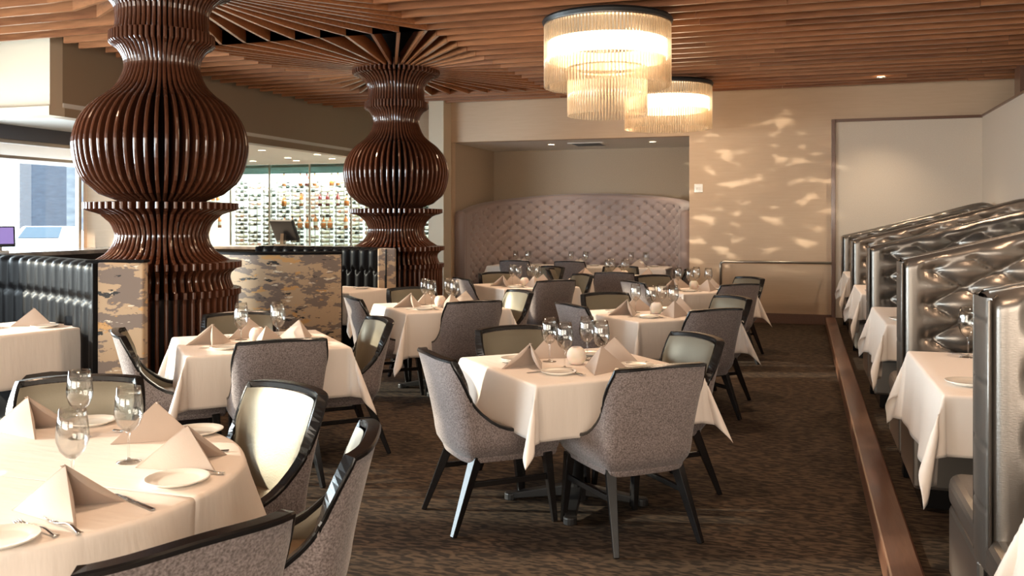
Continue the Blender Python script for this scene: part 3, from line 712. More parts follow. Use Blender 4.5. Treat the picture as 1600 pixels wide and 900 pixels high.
# ------------------------------------------------------------------ tables and cloths
def cloth_obj(hx, hy, ox, oy, seed, stiff=0.0):
    rr = random.Random(seed); ph = [rr.uniform(0, 6.28) for _ in range(8)]; amp = rr.uniform(0.8, 1.25)
    def wav(s_, k): return 0.55 * sin(8.0 * s_ + ph[k]) + 0.45 * sin(15.5 * s_ + ph[k + 4])
    rc = 0.012
    def f(u, v):
        ex = abs(u) - hx; ey = abs(v) - hy; sx = 1 if u > 0 else -1; sy = 1 if v > 0 else -1
        def fall(r): # rounded edge then hanging; returns (out, drop)
            if r <= 0: return 0, 0
            if r < rc * PI / 2: return rc * sin(r / rc), rc * (1 - cos(r / rc))
            return rc, rc + (r - rc * PI / 2)
        if ex <= 0 and ey <= 0: return (u, v, 0)
        if ex > 0 and ey <= 0:
            o, d = fall(ex); k = 0 if sx > 0 else 1; edge = min(1, (hy - abs(v)) / 0.25)
            o += d * (0.06 + 0.055 * amp * wav(v, k) * (0.35 + 0.65 * edge)); return (sx * (hx + o), v, -d)
        if ey > 0 and ex <= 0:
            o, d = fall(ey); k = 2 if sy > 0 else 3; edge = min(1, (hx - abs(u)) / 0.25)
            o += d * (0.06 + 0.055 * amp * wav(u, k) * (0.35 + 0.65 * edge)); return (u, sy * (hy + o), -d)
        r = math.hypot(ex, ey); th_ = math.atan2(ey, ex) / (PI / 2)
        # profile of the falling corner: outward flare largest on the diagonal
        tt = th_ * 2 - 1; o, d = fall(r)
        kx = 0 if sx > 0 else 1; ky = 2 if sy > 0 else 3
        wx = 0.06 + 0.055 * amp * wav(sy * hy, kx) * 0.35; wy = 0.06 + 0.055 * amp * wav(sx * hx, ky) * 0.35
        side = wx * (1 - th_) + wy * th_
        fl = d * (side + 0.36 * (1 - abs(tt) ** 1.5))
        dd = math.sqrt(max(1e-9, d * d - (0.80 * d * (1 - abs(tt) ** 1.5) * 0.40) ** 2))
        an = th_ * PI / 2; an = an + 0.55 * sin(2 * PI * th_) * min(1, d / 0.15)   # folds tuck in beside the point
        return (sx * (hx + (o + fl) * cos(an)), sy * (hy + (o + fl) * sin(an)), -dd)
    def axis(h, o):
        base = lin(-h, h, 33); ext = [h + q for q in (0.006, 0.012, 0.02)] + [h + q for q in lin(0.035, o, 16)]
        return [-e for e in ext[::-1]] + base + ext
    mb = MB(); mb.grid(f, axis(hx, ox), axis(hy, oy)); return mb
def round_cloth(R, drop, seed):
    rr = random.Random(seed); p1, p2, p3 = (rr.uniform(0, 6.28) for _ in range(3)); rc = 0.014
    def f(r, a):
        if r <= R: return (r * cos(a), r * sin(a), 0)
        mx = drop * (1.0 + 0.30 * max(0, cos(4 * (a - 0.55))) ** 3)
        q = (r - R) / drop * mx
        if q < rc * 1.57: o, d = rc * sin(q / rc), rc * (1 - cos(q / rc))
        else: o, d = rc, rc + q - rc * 1.57
        o += d * (0.10 + 0.10 * sin(9 * a + p1) + 0.07 * sin(17 * a + p2) + 0.14 * max(0, cos(4 * (a - 0.55))) ** 6)
        return ((R + o) * cos(a), (R + o) * sin(a), -d)
    rs = lin(0.001, R, 14) + [R + 0.006, R + 0.012, R + 0.02] + lin(R + 0.035, R + drop, 16)
    mb = MB(); mb.grid(f, rs, lin(0, 2 * PI, 193)); return mb
TOP = 0.757
def pedestal(t, top, span):
    MB().tube([(0, 0, 0.06), (0, 0, top - 0.06)], 0.045, 16).build('pedestal', M['castiron'], t, smooth=True)
    mb = MB()
    for k in range(4):
        a = PI / 4 + k * PI / 2 + 0.2; c_, s_ = cos(a), sin(a)
        mb.bar((0.03 * c_, 0.03 * s_, 0.075), (span * c_, span * s_, 0.024), 0.075, 0.055, ha=0.055, hb=0.03)
        mb.lathe([(0.035, 0), (0.035, 0.035), (0.028, 0.04)], 14, (span * c_, span * s_, 0))
    mb.lathe([(0.07, 0.02), (0.07, 0.09), (0.05, 0.11)], 18)
    mb.build('base', M['castiron'], t, bevel=0.004)
def square_table(x, y, yaw, hx, hy, ox, oy, desc, seed, z=TOP, floor=0.0, ped=True):
    t = tag(empty('dining_table', (x, y, floor), yaw), 'pedestal of the ' + desc, 'table', 'cloth covered dining tables')
    t['label'] = 'dark pedestal table hidden under the white cloth, the ' + desc
    MB().box(-hx + 0.004, hx - 0.004, -hy + 0.004, hy - 0.004, z - floor - 0.034, z - floor - 0.003).build('tabletop', M['blackwood'], t, bevel=0.004)
    pedestal(t, z - floor, 0.36)
    c = cloth_obj(hx, hy, ox, oy, seed).build('tablecloth', M['cloth'], smooth=True, solid=0.002, loc=(x, y, z))
    c.rotation_euler = (0, 0, yaw); tag(c, 'white linen cloth draped over the ' + desc, 'tablecloth', 'white tablecloths')
    return t
OZ = 0.002
def setting(cx, cy, z, a, desc, seatname, dist=0.27, jit=0.0, glass=True, cutlery=True, plate=True, nrot=0.0, gr=0.13, gx=0.10):
    """a: outward direction of the seat in radians"""
    ox, oy = cos(a), sin(a); rx, ry = -oy, ox     # r: to the right-hand side of a guest... seen from above
    rr = random.Random(int(1000 * cx + 10 * cy + 77 * a)); j = lambda s_: rr.uniform(-s_, s_)
    def at(o, r): return (cx + ox * o + rx * r, cy + oy * o + ry * r, z + OZ)
    at_s = 'at the %s of the %s' % (seatname, desc) if seatname else 'on the ' + desc
    p = at(dist, 0.0)
    NK_a = a + nrot + j(0.25)
    # napkin origin is the back of its spine
    NK.place((p[0] - cos(NK_a + PI / 2) * 0.14, p[1] - sin(NK_a + PI / 2) * 0.14, p[2]), NK_a, 'taupe tent napkin ' + at_s, 'folded napkins', 'napkin')
    if plate:
        PLT.place(at(dist - 0.03, -0.235), j(1), 'small round white bread plate ' + at_s, 'bread plates', 'plate')
    if cutlery:
        FK.place(at(dist + 0.01, -0.155), a + PI / 2 + PI, 'steel fork ' + at_s, 'forks', 'fork')
        KN.place(at(dist + 0.0, 0.165), a - PI / 2, 'steel table knife ' + at_s, 'knives', 'knife')
    if glass:
        GL.place(at(gr + j(0.015), gx + j(0.02)), j(1), 'clear stemmed wine glass ' + at_s, 'wine glasses', 'wine glass')
SQ = 0.475
DIA = [(-1.18, 4.79, 'nearest aisle row table', 0.275), (-1.17, 7.56, 'middle aisle row table', 0.30), (-1.17, 10.33, 'farthest aisle row table', 0.30),
       (-3.35, 5.02, 'nearest column row table', 0.31), (-3.15, 7.61, 'middle column row table', 0.38), (-3.17, 10.30, 'farthest column row table', 0.33)]
YAWT = math.radians(-47)   # outward direction of the front right side
names = ['front right seat', 'back right seat', 'back left seat', 'front left seat']
cl = ['grey fabric chair seen from behind %s', 'bronze leather chair facing left %s', 'bronze leather chair facing the camera %s', 'pale lit grey fabric chair %s']
for i, (x, y, d, oh) in enumerate(DIA):
    square_table(x, y, YAWT, SQ, SQ, oh, oh, d, 11 + i)
    VT.place((x + 0.01, y - 0.02, TOP + OZ), 0, 'round frosted candle globe centred on the ' + d, 'candle globes', 'candle holder')
    for k in range(4):
        a = YAWT + k * PI / 2
        dist = SQ + 0.385
        chair(x + cos(a) * dist, y + sin(a) * dist, math.degrees(a) + random.uniform(-2, 2), cl[k] % ('at the ' + names[k].replace(' seat', '') + ' of the ' + d), 'dining chairs at the square tables')
        setting(x, y, TOP, a, d, names[k], nrot=(0.9, 0.3, -0.4, -1.0)[k], cutlery=(i != 5 and i != 2) or k in (0, 3))
# table just before the alcove
d = 'table just before the alcove'
x, y = -2.40, 12.15; yw = math.radians(8)
square_table(x, y, yw, 0.62, 0.46, 0.30, 0.30, d, 31)
VT.place((x + 0.1, y - 0.02, TOP + OZ), 0, 'round frosted candle globe centred on the ' + d, 'candle globes', 'candle holder')
for k, (o, nm) in enumerate(((0.46, 'front'), (0.62, 'right side'), (0.46, 'back'), (0.62, 'left side'))):
    a = yw - PI / 2 + k * PI / 2
    setting(x, y, TOP, a, d, nm, dist=o - 0.19, nrot=(0.9, 0.3, -0.4, -1.0)[k], cutlery=False)
    q = o + 0.36; chair(x + cos(a) * q, y + sin(a) * q, math.degrees(a), ('grey fabric chair seen from behind', 'bronze leather chair facing left', 'bronze leather chair facing the camera', 'pale lit grey fabric chair')[k] + ' at the %s of the %s' % (nm, d), 'dining chairs before the alcove')
chair(-3.42, 12.60, 60, 'bronze leather chair beside the left side of the table just before the alcove', 'dining chairs before the alcove')
# alcove tables
for i, (x, nm) in enumerate(((-4.62, 'left alcove table'), (-3.60, 'middle alcove table'), (-2.58, 'right alcove table'))):
    square_table(x, 14.86, 0, 0.49, 0.40, (0.26 if i == 0 else 0.02), 0.30, nm, 41 + i)
    VT.place((x + 0.05, 14.80, TOP + OZ), 0, 'round frosted candle globe centred on the ' + nm, 'candle globes', 'candle holder')
    for k, nn in ((0, 'front'), (1, 'back')):
        a = -PI / 2 + k * PI
        setting(x, 14.86, TOP, a, nm, nn, dist=0.20, nrot=(0.6, -0.4)[k], cutlery=False, gr=0.08, gx=0.14)
    GL.place((x + 0.10, 14.95, TOP + OZ), 0, 'clear stemmed wine glass beside the candle globe on the ' + nm, 'wine glasses', 'wine glass')
    if i < 2: chair(x + (0.10 if i == 0 else 0.02), 14.08, -90, 'grey fabric chair seen from behind at the ' + nm, 'dining chairs before the alcove')

# round table in the left foreground
RX, RY, RR = -2.41, 2.15, 0.755
dR = 'large round foreground table'
t = tag(empty('round_dining_table', (RX, RY, 0)), 'dark pedestal table hidden under the cloth, the ' + dR, 'table')
MB().lathe([(0.0, TOP - 0.036), (RR - 0.006, TOP - 0.036), (RR - 0.004, TOP - 0.02), (RR - 0.006, TOP - 0.003), (0, TOP - 0.003)], 64).build('tabletop', M['blackwood'], t)
pedestal(t, TOP, 0.45)
c = round_cloth(RR, 0.27, 5).build('tablecloth', M['cloth'], smooth=True, solid=0.002, loc=(RX, RY, TOP)); tag(c, 'white linen cloth draped over the ' + dR, 'tablecloth', 'white tablecloths')
for x, y, a, lb in ((-1.20, 1.60, -24, 'grey fabric chair cut off by the bottom edge, nearest the camera'), (-1.285, 2.57, 22, 'side-on chair with grey shell and bronze inside, right of the round table'),
                    (-1.98, 3.24, 68, 'bronze leather chair facing the camera behind the right of the round table'), (-2.97, 3.13, 120, 'wide bronze leather chair back behind the glasses of the round table')):
    chair(x, y, a, lb, 'dining chairs round the foreground table')
zt = TOP + OZ
def nap(x, y, rz, lb): NK.place((x, y, zt), rz, lb, 'folded napkins', 'napkin')
# (spine-back point, heading of the opening)
def nap2(xc, yc, rzdeg, lb):
    a = math.radians(rzdeg); nap(xc - cos(a + PI / 2) * 0.15, yc - sin(a + PI / 2) * 0.15, a, lb)
nap2(-2.76, 2.63, -78, 'taupe tent napkin at the far left of the large round foreground table')
nap2(-1.90, 1.93, -80, 'taupe tent napkin with open folds, front of the large round foreground table')
nap2(-1.89, 2.42, -62, 'taupe tent napkin behind the bread plate, right of the round foreground table')
nap2(-2.22, 2.70, 100, 'taupe tent napkin behind the right wine glass on the round foreground table')
for x, y, lb in ((-2.49, 2.61, 'clear wine glass farthest back on the round foreground table'), (-2.09, 2.40, 'clear wine glass on the right of the round foreground table'), (-2.01, 2.08, 'clear wine glass nearest the camera on the round foreground table')):
    GL.place((x, y, zt), 0.3, lb, 'wine glasses', 'wine glass')
for x, y, lb in ((-1.79, 2.26, 'white bread plate before the right napkin on the round foreground table'), (-2.62, 2.80, 'white bread plate behind the far wine glass on the round foreground table'),
                 (-1.87, 1.70, 'white bread plate cut off by the left edge on the round foreground table'), (-2.13, 2.80, 'white bread plate behind the right napkins on the round foreground table')):
    PLT.place((x, y, zt), 0.3, lb, 'bread plates', 'plate')
def R_(d): return math.radians(d)
FK.place((-1.86, 1.80, zt), R_(75), 'left one of two steel forks in front of the front napkin', 'forks', 'fork')
FK.place((-1.815, 1.845, zt), R_(68), 'right one of two steel forks in front of the front napkin', 'forks', 'fork')
KN.place((-1.78, 2.06, zt), R_(68), 'steel knife right of the front napkin on the round table', 'knives', 'knife')
FK.place((-1.80, 2.345, zt), R_(105), 'steel fork just behind the front right bread plate of the round table', 'forks', 'fork')
KN.place((-1.96, 2.56, zt), R_(118), 'steel knife behind the right napkin on the round table', 'knives', 'knife')
FK.place((-2.36, 2.76, zt), R_(120), 'steel fork lying beside the back napkin of the round table', 'forks', 'fork')

# booth tables
BZ = 0.875
for i, (y, d, lx) in enumerate(((1.78, 'booth table in the lower right corner', 0.30), (4.40, 'nearest booth table', 0.36), (6.85, 'second booth table', 0.36), (9.32, 'third booth table', 0.36), (11.82, 'farthest booth table', 0.34))):
    square_table(1.23, y, 0, 0.70, 0.60 if i else 0.62, lx, 0.24, d, 60 + i, BZ, PZ)
    if i == 0: continue
    GL.place((0.775, y + 0.45, BZ + OZ), 0, 'clear stemmed wine glass on the ' + d, 'wine glasses', 'wine glass')
    PLT.place((0.655, y - 0.35, BZ + OZ), 0, 'small round white bread plate on the ' + d, 'bread plates', 'plate')
    KN.place((0.80, y + 0.52, BZ + OZ), R_(60), 'steel table knife behind the glass on the ' + d, 'knives', 'knife')
    NK.place((1.00, y + 0.30, BZ + OZ), R_(20), 'taupe napkin folded into a tent on the ' + d, 'folded napkins', 'napkin')

# ------------------------------------------------------------------ black channel-back banquettes by the columns
def resample(poly, n):
    ls = [0]
    for a, b2 in zip(poly[:-1], poly[1:]): ls.append(ls[-1] + (Vector(b2) - Vector(a)).length)
    out = []
    for k in range(n):
        s_ = ls[-1] * k / (n - 1); i = 0
        while i < len(ls) - 2 and ls[i + 1] < s_: i += 1
        f = (s_ - ls[i]) / (ls[i + 1] - ls[i]); p = Vector(poly[i]).lerp(Vector(poly[i + 1]), f); out.append((p.x, p.y))
    return out, ls[-1]
def spline(poly, n=60):
    P = [Vector(p) for p in poly]; P = [P[0] * 2 - P[1]] + P + [P[-1] * 2 - P[-2]]; out = []
    for i in range(1, len(P) - 2):
        for k in range(12):
            t = k / 12; a, b2, c, d = P[i - 1:i + 3]
            out.append(tuple(0.5 * (2 * b2 + (c - a) * t + (2 * a - 5 * b2 + 4 * c - d) * t * t + (3 * b2 - a - 3 * c + d) * t ** 3)))
    out.append(tuple(P[-2])); return resample(out, n)
def channel_banquette(poly, zt, lab, side=1, outer='pattern', cw=0.17, seat=True, endpanel=True):
    """poly runs along the back; side=+1: the seat lies to the right of the direction of travel"""
    pts, Lt = spline(poly, 161); t = tag(empty('channel_banquette', (0, 0, 0)), lab, 'banquette')
    def fr(i):
        i = max(0, min(160, i)); a, b2 = pts[max(0, i - 1)], pts[min(160, i + 1)]; d = Vector((b2[0] - a[0], b2[1] - a[1])).normalized()
        return Vector(pts[i]), Vector((d.y, -d.x)) * side
    idx = list(range(161))
    def f(i, v):
        p, n = fr(i); s_ = Lt * i / 160; z = 0.42 + v * (zt - 0.42)
        q = (s_ / cw) % 1; e = min(1, (zt - z) / 0.06); e = math.sqrt(max(0, 1 - (1 - e) ** 2))
        zc = zt - 0.30 + 0.10 * abs(q - 0.5)       # upper roll above the channels
        if z > zc: q = ((s_ / cw) + 0.5) % 1
        o = (0.05 + 0.055 * abs(sin(PI * q)) ** 0.5 - (0.02 if abs(z - zc) < 0.012 else 0)) * (0.3 + 0.7 * e)
        return (p.x + n.x * o, p.y + n.y * o, z)
    MB().grid(f, idx, lin(0, 1, 40), side < 0).build('channel_back', M['blackleather'], t, smooth=True)
    def g(i, v): p, n = fr(i); return (p.x - n.x * 0.07, p.y - n.y * 0.07, 0.10 + v * (zt - 0.13))
    MB().grid(g, idx[::4], lin(0, 1, 8), side > 0).build('outer_panel', M[outer], t, smooth=True)
    def h(i, v): p, n = fr(i); return (p.x + n.x * (-0.075 + v * 0.10), p.y + n.y * (-0.075 + v * 0.10), zt - 0.012 + 0.012 * sin(PI * v))
    def h2(i, v): p, n = fr(i); return (p.x - n.x * 0.076, p.y - n.y * 0.076, zt - 0.035 + v * 0.024)
    MB().grid(h, idx[::2], lin(0, 1, 7), side < 0).grid(h2, idx[::2], [0, 1], side > 0).build('top_roll', M['blackleather'], t, smooth=True)
    MB().grid(lambda i, v: (lambda pn: (pn[0].x - pn[1].x * (0.065 - 0.10 * v), pn[0].y - pn[1].y * (0.065 - 0.10 * v), 0.0 if v in (0, 1) else 0))(fr(i)) , idx[::8], [0, 1]).build('plinth_base', M['blackwood'], t)
    MB().grid(lambda i, v: (lambda pn: (pn[0].x - pn[1].x * 0.060, pn[0].y - pn[1].y * 0.060, 0.105 * v))(fr(i)), idx[::8], [0, 1]).build('plinth', M['blackwood'], t)
    if endpanel:
        for i in (0, 160):
            p, n = fr(i); a = p - n * 0.07; b2 = p + n * 0.10; d = Vector((-n.y, n.x)) * (0.012)
            MB().poly([tuple(a - d), tuple(b2 - d), tuple(b2 + d), tuple(a + d)], 0.02, zt - 0.01).build('end_cap', M['blackleather'], t, bevel=0.004)
    if seat:
        def st(i, v):
            pr = [(0.04, 0.43), (0.30, 0.47), (0.47, 0.47), (0.52, 0.43), (0.52, 0.12), (0.48, 0.10), (0.48, 0.0)]
            k = min(int(v), 5); f_ = v - k; o = pr[k][0] + (pr[k + 1][0] - pr[k][0]) * f_; z = pr[k][1] + (pr[k + 1][1] - pr[k][1]) * f_
            p, n = fr(i); return (p.x + n.x * o, p.y + n.y * o, z)
        MB().grid(st, idx[::4], lin(0, 6, 13), side < 0).build('seat', M['blackleather'], t, smooth=True)
    return t
# near banquette: runs along the back from the far left, ends in the patterned panel
t = channel_banquette([(-8.3, 4.6), (-8.0, 5.5), (-7.2, 5.98), (-6.3, 5.92), (-5.6, 5.64), (-5.05, 5.38), (-4.72, 5.2)], 1.25, 'long black channel-back leather banquette left of the near column', side=1)
mb = MB(); mb.poly([(-4.74, 5.13), (-4.44, 5.245), (-4.47, 5.33), (-4.77, 5.215)], 0.36, 1.245); mb.build('patterned_end_panel', M['pattern'], t, bevel=0.012)
mb = MB(); mb.poly([(-4.72, 5.17), (-4.47, 5.265), (-4.49, 5.32), (-4.74, 5.225)], 0.0, 0.36); mb.build('end_plinth', M['blackwood'], t)
mb = MB(); mb.poly([(-4.84, 5.12), (-4.43, 5.24), (-4.46, 5.34), (-4.86, 5.25)], 1.243, 1.262); mb.build('top_cap', M['blackleather'], t, bevel=0.006)
# middle bay: patterned back towards the room, black bench behind it
channel_banquette([(-6.9, 8.9), (-6.3, 8.36), (-5.6, 8.22), (-5.1, 8.40), (-4.75, 8.66)], 1.21, 'curved banquette with gold and taupe patterned back between the columns', side=-1)
t = channel_banquette([(-6.6, 9.95), (-5.6, 9.9), (-5.0, 9.75), (-4.6, 9.62)], 1.215, 'black channel-back leather banquette in front of the far column', side=1, cw=0.15)
mb = MB(); mb.poly([(-4.72, 9.50), (-4.52, 9.56), (-4.55, 9.64), (-4.75, 9.60)], 0.30, 1.21); mb.build('patterned_end_panel', M['pattern'], t, bevel=0.012)
mb = MB(); mb.poly([(-4.70, 9.52), (-4.54, 9.57), (-4.56, 9.62), (-4.73, 9.58)], 0.0, 0.30); mb.build('end_plinth', M['blackwood'], t)
# their tables
square_table(-5.50, 5.08, math.radians(-15), 0.38, 0.40, 0.38, 0.38, 'table before the near black banquette', 71)
d = 'table before the near black banquette'
GL.place((-5.62, 4.86, TOP + OZ), 0, 'clear stemmed wine glass on the ' + d, 'wine glasses', 'wine glass')
nap_ = NK.place((-5.56, 5.16, TOP + OZ), R_(-35), 'taupe napkin folded into a tent on the ' + d, 'folded napkins', 'napkin')
PLT.place((-5.30, 5.22, TOP + OZ), 0, 'white bread plate at the right edge of the ' + d, 'bread plates', 'plate')
PLT.place((-5.66, 5.02, TOP + OZ), 0, 'white bread plate left of the napkin on the ' + d, 'bread plates', 'plate')
d = 'table before the far black banquette'
square_table(-4.92, 9.12, math.radians(-15), 0.36, 0.34, 0.36, 0.36, d, 72)
PLT.place((-4.78, 9.22, TOP + OZ), 0, 'small round white bread plate on the ' + d, 'bread plates', 'plate')

# ------------------------------------------------------------------ bar and wine wall
t = tag(empty('bar_counter', (0, 0, 0)), 'long dark bar counter with pale stone top beside the window', 'bar counter')
MB().box(-9.15, -8.55, 6.6, 10.05, 0.0, 1.12).build('body', M['blackwood'], t)
MB().box(-9.2, -8.5, 6.5, 10.1, 1.12, 1.17).build('worktop', M['stone'], t, bevel=0.008)
t = tag(empty('bar_counter', (0, 0, 0)), 'black bar counter with stone top in front of the wine wall', 'bar counter')
MB().box(-10.8, -6.6, 13.2, 13.8, 0.0, 1.04).build('body', M['blackwood'], t)
MB().box(-10.9, -6.5, 13.1, 13.9, 1.04, 1.09).build('worktop', M['stone'], t, bevel=0.008)
# point of sale terminals
def terminal(x, y, z, rz, lab, m, s=1.0):
    t = tag(empty('sales_terminal', (x, y, z), rz), lab, 'terminal')
    MB().box(-0.10 * s, 0.10 * s, -0.09 * s, 0.09 * s, 0, 0.03 * s).build('base', M['satin'], t, bevel=0.006)
    mb = MB(); mb.add([(-0.17 * s, -0.10 * s, 0.09 * s), (0.17 * s, -0.10 * s, 0.09 * s), (0.17 * s, 0.04 * s, 0.34 * s), (-0.17 * s, 0.04 * s, 0.34 * s),
                       (-0.17 * s, -0.05 * s, 0.07 * s), (0.17 * s, -0.05 * s, 0.07 * s), (0.17 * s, 0.09 * s, 0.32 * s), (-0.17 * s, 0.09 * s, 0.32 * s)],
                      [(0, 1, 2, 3), (7, 6, 5, 4), (0, 4, 5, 1), (1, 5, 6, 2), (2, 6, 7, 3), (3, 7, 4, 0)]); mb.build('housing', M['plastic'], t, bevel=0.008)
    n = Vector((0, -0.25, 0.14)).normalized() * 0.004
    q = [Vector(p) * s + n for p in ((-0.15, -0.088, 0.112), (0.15, -0.088, 0.112), (0.15, 0.028, 0.318), (-0.15, 0.028, 0.318))]
    MB().add(q, [(0, 1, 2, 3)]).build('screen', m, t)
    MB().bar((0, 0.04 * s, 0.02), (0, 0.02 * s, 0.16 * s), 0.05 * s).build('stand', M['satin'], t)
terminal(-8.72, 7.95, 1.17, R_(50), 'small payment terminal with violet screen at the left edge', M['screen'], 0.9)
terminal(-8.42, 13.4, 1.09, R_(175), 'black sales monitor on the bar before the wine wall', M['plastic'], 1.35)

# wine wall
WY = 17.55
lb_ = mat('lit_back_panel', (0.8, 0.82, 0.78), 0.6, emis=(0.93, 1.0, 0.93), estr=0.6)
t = tag(empty('wine_wall_cabinet', (0, 0, 0)), 'floor to ceiling glass wine cabinet with lit racks behind the bar', 'wine cabinet')
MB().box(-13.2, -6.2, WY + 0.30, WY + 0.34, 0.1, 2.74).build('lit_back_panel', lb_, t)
mb = MB()
mb.box(-13.2, -6.2, WY - 0.45, WY - 0.44, 2.55, 2.75)
mb.build('header_band', M['tealglass'], t)
wl = area('bottle_fill_light', (-10.2, WY - 0.38, 2.50), (0, 0, 0), 6.4, 0.08, 120, (0.95, 1.0, 0.92)); wl.rotation_euler = (math.radians(28), 0, 0)  # area light added inside the cabinet to brighten the bottles
for k in range(7): MB().box(-13.1 + k * 1.0, -12.12 + k * 1.0, WY - 0.47, WY - 0.462, 0.1, 2.55).build('glass_panel', M['pane'], t)
for k in range(8): MB().box(-13.12 + k * 1.0, -13.09 + k * 1.0, WY - 0.49, WY - 0.45, 0.1, 2.75).build('mullion', M['satin'], t)
MB().box(-13.2, -6.2, WY - 0.5, WY + 0.3, 0.0, 0.1).build('base', M['satin'], t)
for z in (1.36, 1.84, 2.28): 
    for xa, xb in ((-13.1, -12.4), (-10.95, -9.2)): MB().box(xa, xb, WY - 0.40, WY - 0.20, z - 0.012, z).build('glass_shelf', M['pane'], t)
mb_ = MB()
rackx = [-12.15, -11.80, -11.42, -11.06, -10.70, -10.32, -9.96, -9.60, -9.24, -8.86, -7.6, -7.24, -6.88]
for x in rackx:
    for dx in (-0.10, 0.10): mb_.box(x + dx - 0.006, x + dx + 0.006, WY - 0.06, WY - 0.045, 0.1, 2.5)
mb_.build('rack_posts', M['satin'], t)
def bottle(name, m1, m2, prof, cap):
    o = MB().lathe(prof, 10).build(name, m1, smooth=True)
    r = prof[1][0]; MB().lathe([(r + 0.001, 0.06), (r + 0.001, 0.14)], 10, caps=False).build('label_band', m2, o, smooth=True)
    MB().lathe(cap, 8).build('capsule', m2 if False else M['plastic'], o)
    return o
mdark = mat('dark_green_bottle_glass', (0.015, 0.03, 0.02), 0.1, coat=0.6); mpale = mat('pale_bottle_glass', (0.62, 0.60, 0.42), 0.12, coat=0.6)
mred = mat('rose_foil_bottle', (0.60, 0.30, 0.20), 0.2, coat=0.4); mamb = mat('amber_spirit_glass', (0.62, 0.20, 0.05), 0.1, coat=0.6)
mlab = mat('cream_paper_label', (0.75, 0.70, 0.60), 0.7); mrub = mat('ruby_spirit_glass', (0.22, 0.02, 0.02), 0.1, coat=0.6)
bp_ = [(0.0, 0.0), (0.037, 0.0), (0.038, 0.19), (0.030, 0.215), (0.014, 0.24), (0.0135, 0.30), (0.0, 0.30)]
protos = [Proto(bottle('wine_bottle', mm, mlab, bp_, [(0.0145, 0.245), (0.0145, 0.302), (0, 0.302)])) for mm in (mdark, mpale, mred)]
rb = random.Random(5)
for xi, x in enumerate(rackx):
    for k in range(16):
        z = 0.98 + 0.093 * k
        if z > 2.46 or rb.random() < 0.06: continue
        pz = 0 if (xi < 5 and rb.random() < 0.72) or xi > 9 else (2 if rb.random() < (0.3 if xi < 6 else 0.18) else (0 if rb.random() < 0.3 else 1))
        o = protos[pz].place((x - 0.15 if k % 2 else x + 0.15, WY, z), 0, ['dark wine bottle lying in the lit racks of the wine wall', 'pale wine bottle lying in the lit racks of the wine wall', 'rose-foiled wine bottle lying in the lit racks of the wine wall'][pz],
                             ['dark bottles in the wine wall', 'pale bottles in the wine wall', 'rose bottles in the wine wall'][pz], 'bottle')
        o.rotation_euler = (0, PI / 2 if k % 2 else -PI / 2, 0)
sp1 = [(0.0, 0.0), (0.055, 0.0), (0.058, 0.10), (0.050, 0.15), (0.018, 0.18), (0.016, 0.24), (0.0, 0.24)]
sp2 = [(0.0, 0.0), (0.045, 0.0), (0.045, 0.19), (0.030, 0.215), (0.016, 0.235), (0.016, 0.28), (0.0, 0.28)]
spr = [Proto(bottle('spirit_bottle', mamb, mlab, sp1, [(0.02, 0.235), (0.02, 0.27), (0, 0.27)])), Proto(bottle('spirit_bottle', mrub, mlab, sp2, [(0.018, 0.27), (0.018, 0.30), (0, 0.30)])), Proto(bottle('spirit_bottle', mamb, mlab, sp2, [(0.018, 0.27), (0.018, 0.30), (0, 0.30)]))]
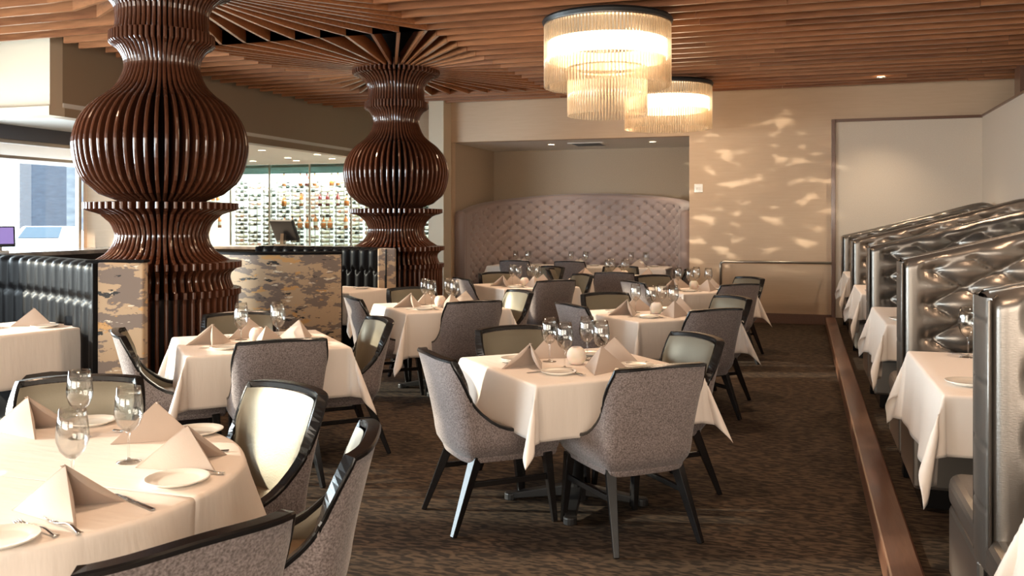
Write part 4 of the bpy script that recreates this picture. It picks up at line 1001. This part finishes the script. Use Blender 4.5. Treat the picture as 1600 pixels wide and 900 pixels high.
for zi, z in enumerate((1.362, 1.842, 2.282)):
    row = ('lowest', 'middle', 'top')[zi]
    for x in ([-12.9, -12.72, -12.54] if zi < 2 else []) + lin(-10.85, -9.3, 9 if zi != 1 else 8):
        if rb.random() < 0.10: continue
        k = rb.choice((0, 0, 2, 1)) if zi == 0 else rb.choice((0, 1, 2, 2))
        spr[k].place((x + rb.uniform(-0.03, 0.03), WY - 0.30, z), rb.uniform(0, 6), '%s spirit bottle on the %s glass shelf of the wine wall' % (('squat amber', 'tall ruby', 'tall amber')[k], row), 'spirit bottles on the %s shelf' % row, 'bottle')

# ------------------------------------------------------------------ outside the window
struct(MB().box(-120, WX - 0.15, -40, 120, -0.3, -0.12).build('ground', M['road']))
tag(MB().box(-49.9, -48.8, 47, 50, -0.2, 5.6).build('tower_block', M['facade'], bevel=0.05), 'dark blue glass building seen through the window', 'building')
tag(MB().box(-61, -58.2, 59.5, 66, -0.2, 6.4).build('office_block', M['facadepale'], bevel=0.05), 'pale blue office building seen through the window', 'building')
t = tag(empty('car', (-24.2, 24.0, -0.12), R_(-62)), 'white car parked outside beyond the window', 'car')
body = [(-2.2, 0.30), (-2.25, 0.75), (-2.05, 0.98), (-1.55, 1.04), (-0.9, 1.42), (0.35, 1.45), (1.05, 1.02), (2.0, 0.86), (2.25, 0.62), (2.25, 0.30)]
mb = MB(); n = len(body); vs = []
for yy, k in ((-0.88, 1.0), (-0.70, 1.0), (0.70, 1.0), (0.88, 1.0)):
    for x, z in body: vs.append((x, yy if z < 1.05 else yy * 0.80, z))
fs = [tuple(range(n)), tuple(range(3 * n, 4 * n))[::-1]] + [(r * n + (i + 1) % n, r * n + i, (r + 1) * n + i, (r + 1) * n + (i + 1) % n) for r in range(3) for i in range(n)]
mb.add(vs, fs).build('body', M['carwhite'], t, bevel=0.06, seg=3)
for yy in (-0.80, 0.80):
    q = 1 if yy > 0 else -1
    MB().add([(-1.40, yy + 0.05 * q, 1.05), (0.85, yy + 0.05 * q, 1.05), (0.30, yy * 0.90, 1.36), (-0.85, yy * 0.90, 1.36)], [(0, 1, 2, 3)]).build('side_window', M['carglass'], t, solid=0.02)
MB().add([(1.02, -0.62, 1.07), (1.02, 0.62, 1.07), (0.45, 0.56, 1.42), (0.45, -0.56, 1.42)], [(0, 1, 2, 3)]).build('windscreen', M['carglass'], t, solid=0.02)
for sx in (-1.4, 1.4):
    for sy in (-0.86, 0.86): MB().tube([(sx, sy - 0.1, 0.33), (sx, sy + 0.1, 0.33)], 0.33, 20).build('wheel', M['plastic'], t)
